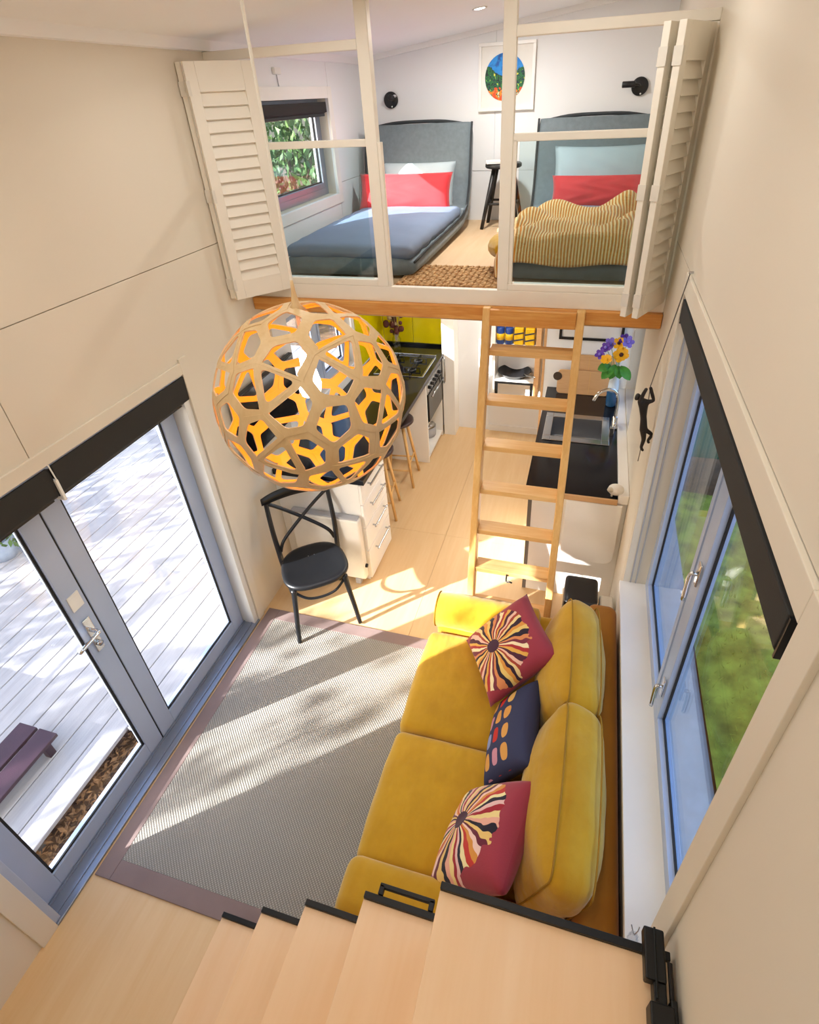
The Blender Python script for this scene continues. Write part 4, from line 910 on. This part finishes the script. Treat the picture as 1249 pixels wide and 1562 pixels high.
# ------------------------------------------------------------------ loft beds
def bed(lbl, x0, x1, y0, y1, label_sheet):
    t = thing('futon_bed', lbl, 'bed', ((x0+x1)/2, (y0+y1)/2, ZL), 'grey futon beds in the loft'); w_ = x1-x0; xm = (x0+x1)/2
    # padded frame swept from the foot, along the floor and up into the headrest
    prof = [(y0, .035), (y0+.25, .035), (y0+.8, .04), (y1-.46, .05), (y1-.28, .10), (y1-.17, .27), (y1-.12, .47), (y1-.09, .63), (y1-.08, .70)]
    thk = [.09, .12, .12, .12, .14, .145, .135, .12, .08]
    P = []
    for i in range(len(prof)-1):
        for k in range(5):
            u = k/5; P.append((prof[i][0]*(1-u)+prof[i+1][0]*u, prof[i][1]*(1-u)+prof[i+1][1]*u, thk[i]*(1-u)+thk[i+1]*u))
    P.append((*prof[-1], thk[-1])); n = len(P); m = MB(); K = 14; S = 2*K
    for i, (y, z, th) in enumerate(P):
        a = P[max(i-1, 0)]; b = P[min(i+1, n-1)]; d = Vector((0, b[0]-a[0], b[1]-a[1])).normalized(); nn = Vector((0, -d.z, d.y))
        top = i/(n-1); ww = w_/2*(1-.03*max(0, top-.85)/.15)
        for s in range(S):
            an = 2*PI*s/S; cx_ = math.copysign(abs(math.cos(an))**.28, math.cos(an)); sz = math.copysign(abs(math.sin(an))**.6, math.sin(an))
            p = Vector((xm+ww*cx_, y, ZL+.03+z))+nn*(th/2*sz); p.z = max(p.z, ZL+.002)
            m.v.append(p)
    for i in range(n-1):
        for s in range(S): m.f.append((i*S+s, i*S+(s+1) % S, (i+1)*S+(s+1) % S, (i+1)*S+s)); m.mi.append(0)
    m.f.append(tuple(range(S-1, -1, -1))); m.mi.append(0); m.f.append(tuple((n-1)*S+s for s in range(S))); m.mi.append(0)
    m.build('padded_frame', 'bed_grey', t, smooth=True)
    for sx in (-1, 1):
        pts = []
        for i, (y, z, th) in enumerate(P):
            if i % 2: continue
            a = P[max(i-1, 0)]; b = P[min(i+1, n-1)]; d = Vector((0, b[0]-a[0], b[1]-a[1])).normalized(); nn = Vector((0, -d.z, d.y))
            pts.append(Vector((xm+sx*(w_/2-.004), y, ZL+.03+z))+nn*th*.40)
        MB().tube(pts, .008, 6).build('piping', 'bed_piping', t, smooth=True)
    yt, zt, tt = P[-1]; MB().tube([(xm-w_/2+.02, yt, ZL+.03+zt-.02), (xm-w_/4, yt, ZL+.03+zt+.012), (xm, yt, ZL+.03+zt+.018), (xm+w_/4, yt, ZL+.03+zt+.012), (xm+w_/2-.02, yt, ZL+.03+zt-.02)], .012, 8, 4).build('piping', 'bed_piping', t, smooth=True)
    # duvet
    dv = MB().softbox((xm, (y0+y1-.38)/2+.01, ZL+.14), (w_-.05, y1-.38-y0-.02, .09), .044, (0, .0, .045), n=18, noise=.006, seed=int(abs(x0)*10)+3).build('duvet', 'sheet_blue', t, smooth=True)
    return t
bed('grey futon bed beside the loft window', -1.88, -1.0, 3.2, 4.98, '')
bed('grey futon bed with mustard blanket beside right wall', -.50, .345, 3.22, 4.98, '')
o = pillow('bed_pillow', 'pale_linen', .62, .36, .15, seed=5, noise=.004); tag(place(o, (-1.42, 4.72, 2.40), (1, 0, 0), (0, .4, .9)), 'pale grey pillow behind red cushion on left bed', 'pillow', 'pale bed pillows')
o = pillow('bed_pillow', 'pale_linen', .72, .46, .17, seed=6, noise=.004); tag(place(o, (.0, 4.71, 2.43), (1, 0, 0), (0, .35, .92)), 'pale grey pillow behind red cushion on right bed', 'pillow', 'pale bed pillows')
o = pillow('red_cushion', 'coral_red', .76, .28, .14, seed=7, noise=.004, corner=.1); tag(place(o, (-1.485, 4.575, 2.375), (1, .02, .0), (0, .4, .91)), 'long coral red cushion on the sunlit left bed', 'cushion', 'red cushions on the beds')
o = pillow('red_cushion', 'coral_red', .70, .24, .13, seed=8, noise=.006, corner=.1); tag(place(o, (.0, 4.56, 2.36), (1, .0, 0), (0, .4, .91)), 'long coral red cushion on the right bed', 'cushion', 'red cushions on the beds')
# mustard blanket draped over the foot of the right bed
def blanket():
    t = thing('knit_blanket', 'mustard and cream knitted blanket rumpled over the right bed', 'blanket', (-.1, 3.55, ZL+.2))
    m = MB(); nx, ny = 110, 70; x0, x1, y0, y1 = -.52, .352, 3.13, 3.95; m.uv = []
    for i in range(nx+1):
        for j in range(ny+1):
            u, v = i/nx, j/ny; x = x0+(x1-x0)*u; y = y0+(y1-y0)*v+.035*math.sin(7*u+1)*v
            lum = .5+.5*math.sin(9*u+6*v+2*math.sin(5*v+3*u))
            z = ZL+.235+.05*lum*min(1, v*3)+.02*math.sin(17*u-12*v+2*math.sin(7*u))*min(1, v*4)+.010*math.sin(26*v+11*u)
            z += .085*math.exp(-((u-.70)/.15)**2-((v-.88)/.13)**2)+.03*math.exp(-((u-.2)/.2)**2-((v-.8)/.2)**2)
            hang = max(0, (.13-v)/.13); z -= .125*hang**1.3; y += .05*hang**2
            if u < .07: q = (.07-u)/.07; z -= .12*q**1.4
            if v > .93: z -= .03*(v-.93)/.07
            m.v.append(Vector((min(x, .345), y, max(z, ZL+.03)))); m.uv.append((u, v))
    for i in range(nx):
        for j in range(ny): a = i*(ny+1)+j; m.f.append((a, a+ny+1, a+ny+2, a+1)); m.mi.append(0)
    o = m.build('knit', 'knit_blanket', t, smooth=True); s = o.modifiers.new('solidify', 'SOLIDIFY'); s.thickness = .016; s.offset = 1
    MB().tube([(-.50, 3.26, ZL+.16), (-.545, 3.40, ZL+.15), (-.555, 3.52, ZL+.14), (-.52, 3.62, ZL+.16)], [.035, .06, .06, .04], 14, 5).build('rolled_edge', 'mustard_velvet', t, smooth=True)
blanket()
# jute mat
t = thing('jute_mat', 'chunky braided jute mat on the loft floor', 'mat', (-.79, 3.2, ZL)); mx0, mx1, my0, my1 = -1.075, -.49, 3.03, 3.46
B(mx0, mx1, my0, my1, ZL+.001, ZL+.012).build('backing', 'jute', t)
NB = 13; cell = (my1-my0)/NB
for j in range(NB):
    y = my0+cell*(j+.5); m = MB(); nseg = 17; dx = (mx1-mx0)/nseg
    for k in range(nseg):
        x = mx0+dx*(k+.5); s = 1 if (k+j) % 2 else -1
        m.bar((x-dx*.5, y-cell*.3*s, ZL+.014), (x+dx*.5, y+cell*.3*s, ZL+.020), cell*.62, .014)
    m.build('braid', 'jute', t, .004)
# stool with book between the beds
x, y = -.74, 4.79
t = thing('loft_stool', 'small black wooden stool between the beds', 'stool', (x, y, ZL))
MB().lathe((x, y, ZL+.425), [(.13, 0), (.14, .008), (.14, .026), (.13, .034), (0, .032)], 24).build('seat', 'stool_black', t, smooth=True); P = []
for k in range(4):
    a = PI/4+k*PI/2; p0 = Vector((x+.085*math.cos(a), y+.085*math.sin(a), ZL+.43)); p1 = Vector((x+.2*math.cos(a), y+.2*math.sin(a), ZL)); P.append((p0, p1)); MB().tube([p0, p1], [.018, .014], 10).build('leg', 'stool_black', t, smooth=True)
for k in range(4): MB().tube([P[k][0].lerp(P[k][1], .58), P[(k+1) % 4][0].lerp(P[(k+1) % 4][1], .58)], .009, 8).build('rung', 'stool_black', t, smooth=True)
t = thing('open_book', 'white magazine lying on the black loft stool', 'book', (x, y, ZL+.459)); MB().box(-.12, .10, -.08, .08, .0, .012, M=Matrix.Translation((x-.01, y-.01, ZL+.46)) @ Matrix.Rotation(.2, 4, 'Z')).build('pages', 'paper', t, .002); MB().box(-.122, .102, -.082, .082, .012, .014, M=Matrix.Translation((x-.01, y-.01, ZL+.46)) @ Matrix.Rotation(.2, 4, 'Z')).build('cover', 'paper', t)
# round artwork
t = thing('framed_print', 'white framed print of a round blue and green landscape', 'picture', (-.777, YB, 2.875)); ax0, ax1, az0, az1 = -.985, -.562, 2.876, 3.305
for r in ((ax0, ax1, az0, az0+.022), (ax0, ax1, az1-.022, az1), (ax0, ax0+.022, az0+.022, az1-.022), (ax1-.022, ax1, az0+.022, az1-.022)): B(r[0], r[1], YB-.032, YB-.001, r[2], r[3]).build('frame_side', 'frame_white', t, .002)
B(ax0+.022, ax1-.022, YB-.014, YB-.003, az0+.022, az1-.022).build('mount', 'paper', t)
q = MB().lathe((-.787, YB-.0145, 3.09), [(.15, .0), (.15, -.002), (0, -.002)], 40, Matrix.Rotation(-PI/2, 3, 'X')).build('round_print', 'painting_print', None, origin=(-.787, YB-.0145, 3.09)); q.parent = t; q.location = Vector((-.787, YB-.0145-.002, 3.09))-Vector((-.777, YB, 2.875))
# wall lamps
def walllamp(x, lbl, out):
    t = thing('reading_lamp', lbl, 'wall lamp', (x, YB, 2.985), 'black reading lamps on the back wall'); M = Matrix.Rotation(PI/2, 3, 'X')
    MB().lathe((x, YB-.001, 2.985), [(.058, 0), (.058, .016), (.052, .02), (0, .02)], 28, M).build('wall_plate', 'black_satin', t, smooth=True)
    MB().lathe((x+.01, YB-.022, 2.94), [(.006, 0), (.005, .004), (0, .004)], 10, M).build('switch', 'paper', t)
    if out:
        MB().tube([(x, YB-.02, 2.99), (x-.01, YB-.07, 2.995), (x-.05, YB-.085, 3.0)], .008, 8, 4).build('arm', 'black_satin', t, smooth=True); MB().lathe((x-.035, YB-.09, 3.0), [(.015, 0), (.02, .004), (.02, .085), (.016, .09), (0, .086)], 16, Matrix.Rotation(-PI/2, 3, 'Y')).build('shade', 'black_satin', t, smooth=True)
    else:
        MB().lathe((x+.02, YB-.02, 2.99), [(.017, 0), (.02, .006), (.02, .07), (.015, .075), (0, .07)], 16, Matrix.Rotation(PI/2-.2, 3, 'X')).build('shade', 'black_satin', t, smooth=True); MB().lathe((x+.045, YB-.03, 3.01), [(.011, 0), (.011, .03), (0, .03)], 12, M).build('lens', 'chrome', t, smooth=True)
walllamp(-1.705, 'black round reading lamp above the left bed', False)
walllamp(.19, 'black reading lamp with side spot above the right bed', True)
t = thing('sensor_cable', 'small white sensor box with cable above loft window', 'sensor', (-1.945, 3.62, 3.17)); B(XL+.0, XL+.02, 3.62, 3.70, 3.15, 3.185).build('box', 'white_joinery', t, .004); MB().tube([(XL+.006, 3.66, 3.15), (XL+.004, 3.68, 3.03)], .003, 6).build('cable', 'heater_grey', t)

# ------------------------------------------------------------------ outside
tag(B(-40, 40, -40, 40, -.62, -.60).build('ground', 'soil'), 'brown soil ground outside', kind='structure')
DZ = -.12
t = thing('deck', 'pale weathered timber deck outside the doors', 'deck', (-4.2, 2.5, DZ), kind='structure')
bw, gap = .14, .006; x = -2.41; k = 0
while x > -5.8:
    B(x-bw, x, -1.2, 7.2, DZ-.03, DZ).build('deck_board', 'deck_wood', t, .003, 1); x -= bw+gap; k += 1
B(-2.264+gap, -2.125, 1.30, 7.2, DZ-.03, DZ).build('deck_board', 'deck_wood', t, .003, 1); B(-2.41+gap, -2.264, 1.30, 7.2, DZ-.03, DZ).build('deck_board', 'deck_wood', t, .003, 1)
for yy in (-.8, .6, 2.0, 3.4, 4.8, 6.2): B(-5.9, -2.44, yy, yy+.09, DZ-.2, DZ-.031).build('joist', 'deck_post', t)
# mulch strip by the door
m = MB(); rr = random.Random(3)
for k in range(1500):
    c = Vector((rr.uniform(-2.5, -2.13), rr.uniform(.2, 1.32), -.24+rr.uniform(0, .06))); a = rr.uniform(0, 6.28); L = rr.uniform(.012, .03); e = Euler((rr.uniform(-.7, .7), rr.uniform(-.7, .7), a)).to_matrix()
    m.add([c+e @ Vector(p) for p in ((-L, 0, 0), (0, -L*.4, .004), (L, 0, 0), (0, L*.4, .004))], [(0, 1, 2, 3)])
tag(m.build('leaf_litter', 'dry_leaf'), 'brown leaf litter between deck and doors', 'leaves', kind='stuff')
tag(B(-2.6, -2.12, -.5, 1.45, -.6, -.235).build('mulch_bed', 'soil'), 'dark mulch bed below the near door leaf', 'garden bed')
t = thing('garden_bench', 'low dark red slatted bench out on the deck', 'bench', (-2.84, .78, DZ))
for i in range(2): B(-2.98+i*.15, -2.85+i*.15, .45, 1.12, -.03, -.005).build('slat', 'outdoor_red', t, .004)
for x_ in (-2.95, -2.73):
    for y_ in (.52, 1.05): B(x_-.02, x_+.02, y_-.02, y_+.02, DZ, -.03).build('leg', 'outdoor_red', t)
# garden chair whose frame shadows fall on the deck
t = thing('garden_chair', 'thin metal garden chair standing on the deck', 'chair', (-4.15, .55, DZ))
for dx, dy in ((0, 0), (.45, 0), (0, .45), (.45, .45)):
    top = .78 if dx == 0 else .33; MB().tube([(-4.4+dx, .35+dy, DZ), (-4.4+dx, .35+dy, top)], .012, 6).build('leg', 'alu', t)
for z_ in (.33, .5, .64, .78): MB().tube([(-4.4, .35, z_), (-4.4, .8, z_)], .012, 6).build('crossbar', 'alu', t)
B(-4.41, -3.94, .34, .81, .32, .335).build('seat', 'alu', t)
# sun-filtering trees, shrubs
def foliage(m, c, r, n, size, rnd, sq=(1, 1, 1)):
    for k in range(n):
        d = Vector((rnd.gauss(0, 1), rnd.gauss(0, 1), rnd.gauss(0, 1))).normalized()*r*rnd.uniform(.2, 1)**.5; p = Vector(c)+Vector((d.x*sq[0], d.y*sq[1], d.z*sq[2]))
        e = Euler((rnd.uniform(0, 6), rnd.uniform(0, 6), rnd.uniform(0, 6))).to_matrix(); L = size*rnd.uniform(.6, 1.3)
        m.add([p+e @ Vector(q) for q in ((-L, 0, 0), (0, -L*.4, 0), (L, 0, 0), (0, L*.4, 0))], [(0, 1, 2, 3)])
def tree(lbl, x, y, h, crowns, seed, leaf=.07, n=260, cat='tree', name='garden_tree', zb=-.6):
    t = thing(name, lbl, cat, (x, y, zb)); rnd = random.Random(seed)
    MB().tube([(x, y, zb+(.1 if zb > -.5 else 0)), (x+.05, y+.03, h*.4), (x, y, h*.75)], [.09*h/4, .07*h/4, .04*h/4], 8, 4).build('trunk', 'bark', t, smooth=True)
    m = MB()
    for (dx, dy, z, r) in crowns:
        foliage(m, (x+dx, y+dy, z), r, int(n*max(1, r*r/.1)) if name == 'garden_tree' and n < 60 else n, leaf, rnd)
        MB().tube([(x, y, h*.4), (x+dx*.6, y+dy*.6, (h*.5+z)/2), (x+dx, y+dy, z)], [.03, .022, .01], 6, 3).build('branch', 'bark', t)
    o = m.build('crown', 'tree_leaf', t); o['kind'] = 'stuff'
tree('sparse tree beyond the deck filtering the sun', -5.9, -2.6, 3.0, [(0, -.15, 2.75, .28), (.05, .12, 3.0, .26), (-.05, -.2, 3.2, .3), (0, .3, 2.55, .2), (.1, .75, 2.62, .26), (0, 1.05, 2.6, .2), (0, -.9, 2.9, .5), (.1, 0, 3.9, .5)], 21, .085, 16)
for i, (x, y, r, lb) in enumerate(((-7.4, 4.9, .7, 'round shrub beyond the deck, nearest the house door'), (-7.2, 6.9, .75, 'large shrub beyond the deck outside the kitchen window'), (-7.0, 9.0, .75, 'large shrub at the far corner of the deck'))):
    tree(lb, x, y, 1.2, [(0, 0, .35, r*.7), (r*.4, .2, .2, r*.6), (-.3, -.3, .5, r*.6), (.1, r*.5, .7, r*.55)], 30+i, .075, 420, 'shrub', 'garden_shrub')
for i, (x, y, r, z, lb) in enumerate(((-6.6, -.75, .55, 1.9, 'hedge tree shading the deck, nearest the doors'), (-6.7, .75, .6, 1.55, 'hedge tree shading the deck, second from the doors'), (-6.5, 2.5, .55, 1.5, 'hedge tree shading the deck, third along'), (-6.3, -1.75, .34, 2.1, 'slim hedge tree shading the deck beside the sparse tree'))):
    tree(lb, x, y, 1.8, [(0, 0, z, r), (.1, r*.5, z*.7, r), (-.1, -r*.5, z*.5, r), (0, 0, z*.3, r)], 50+i, .09, 200, 'shrub', 'garden_shrub')
tree('potted leafy shrub on the deck, left of the near door leaf', -4.55, 2.35, .5, [(0, 0, .28, .2), (.1, .1, .12, .18)], 71, .04, 160, 'shrub', 'potted_shrub', DZ)
MB().lathe((-4.55, 2.35, DZ), [(.09, 0), (.13, .2), (.12, .2), (.1, .12), (0, .12)], 18).build('pot', 'concrete', bpy.data.objects['potted_shrub'], smooth=True)
tree('broad green tree seen through the loft window', -5.0, 9.3, 3.0, [(0, 0, 1.9, .9), (.6, -.5, 1.4, .8), (-.6, .3, 2.4, .8), (.3, .7, 2.7, .8), (.9, .4, 1.9, .7)], 61, .09, 520)
# right-hand garden
t = tag(B(.56, .98, -1, 5.5, -.35, -.30).build('path_slab', 'concrete'), 'blue-grey concrete strip under the right window', 'path')
m = MB(); nx, ny = 30, 40
for i in range(nx+1):
    for j in range(ny+1):
        u, v = i/nx, j/ny; x = .98+3.2*u*.19; y = .6+4.2*v; u = u*.19; hgt = .34*math.exp(-((u-.16)/.16)**2)*math.exp(-((v-.36)/.34)**2)+.03*math.sin(9*u+5*v)*math.sin(11*v)
        m.v.append(Vector((x, y, -.36+max(hgt, -.02))))
for i in range(nx):
    for j in range(ny): a = i*(ny+1)+j; m.f.append((a, a+ny+1, a+ny+2, a+1)); m.mi.append(0)
tag(m.build('grass_bank', 'grass', smooth=True), 'mossy green grass bank outside the right window', 'grass', kind='stuff')
tag(B(1.6, 6, -1, 5.5, -.5, -.27).build('gravel_bed', 'gravel'), 'dark gravel beyond the grass bank', 'gravel', kind='stuff')
m = MB(); rr = random.Random(8)
for k in range(1600):
    a, b = rr.uniform(0, .5), rr.uniform(0, 1); x = .98+3.2*a*.5; y = .6+4.2*b*.75; u, v = (x-.98)/3.2, (y-.6)/4.2; hgt = .34*math.exp(-((u-.16)/.16)**2)*math.exp(-((v-.36)/.34)**2)
    c = Vector((x, y, -.36+hgt)); an = rr.uniform(0, 6.28); L = rr.uniform(.02, .05); dx, dy = math.cos(an)*.012, math.sin(an)*.012; lean = Vector((rr.uniform(-.03, .03), rr.uniform(-.03, .03), L))
    m.add([c+Vector((-dx*.3, -dy*.3, 0)), c+Vector((dx*.3, dy*.3, 0)), c+lean], [(0, 1, 2)])
tag(m.build('grass_blades', 'grass'), 'short grass blades growing on the bank', 'grass', kind='stuff')
t = thing('garden_shed', 'pale weatherboard shed wall with green door beyond the window', 'shed', (1.9, 6.3, -.4))
for k in range(14): B(.75, 4.2, 5.6, 5.63, -.4+k*.15, -.4+k*.15+.142).build('weatherboard', 'weatherboard', t, .003, 1)
B(1.25, 1.75, 5.57, 5.6, -.4, 1.3).build('door', 'green_cloth', t, .004)
for o in list(bpy.data.objects):
    if '_o' in o: del o['_o']
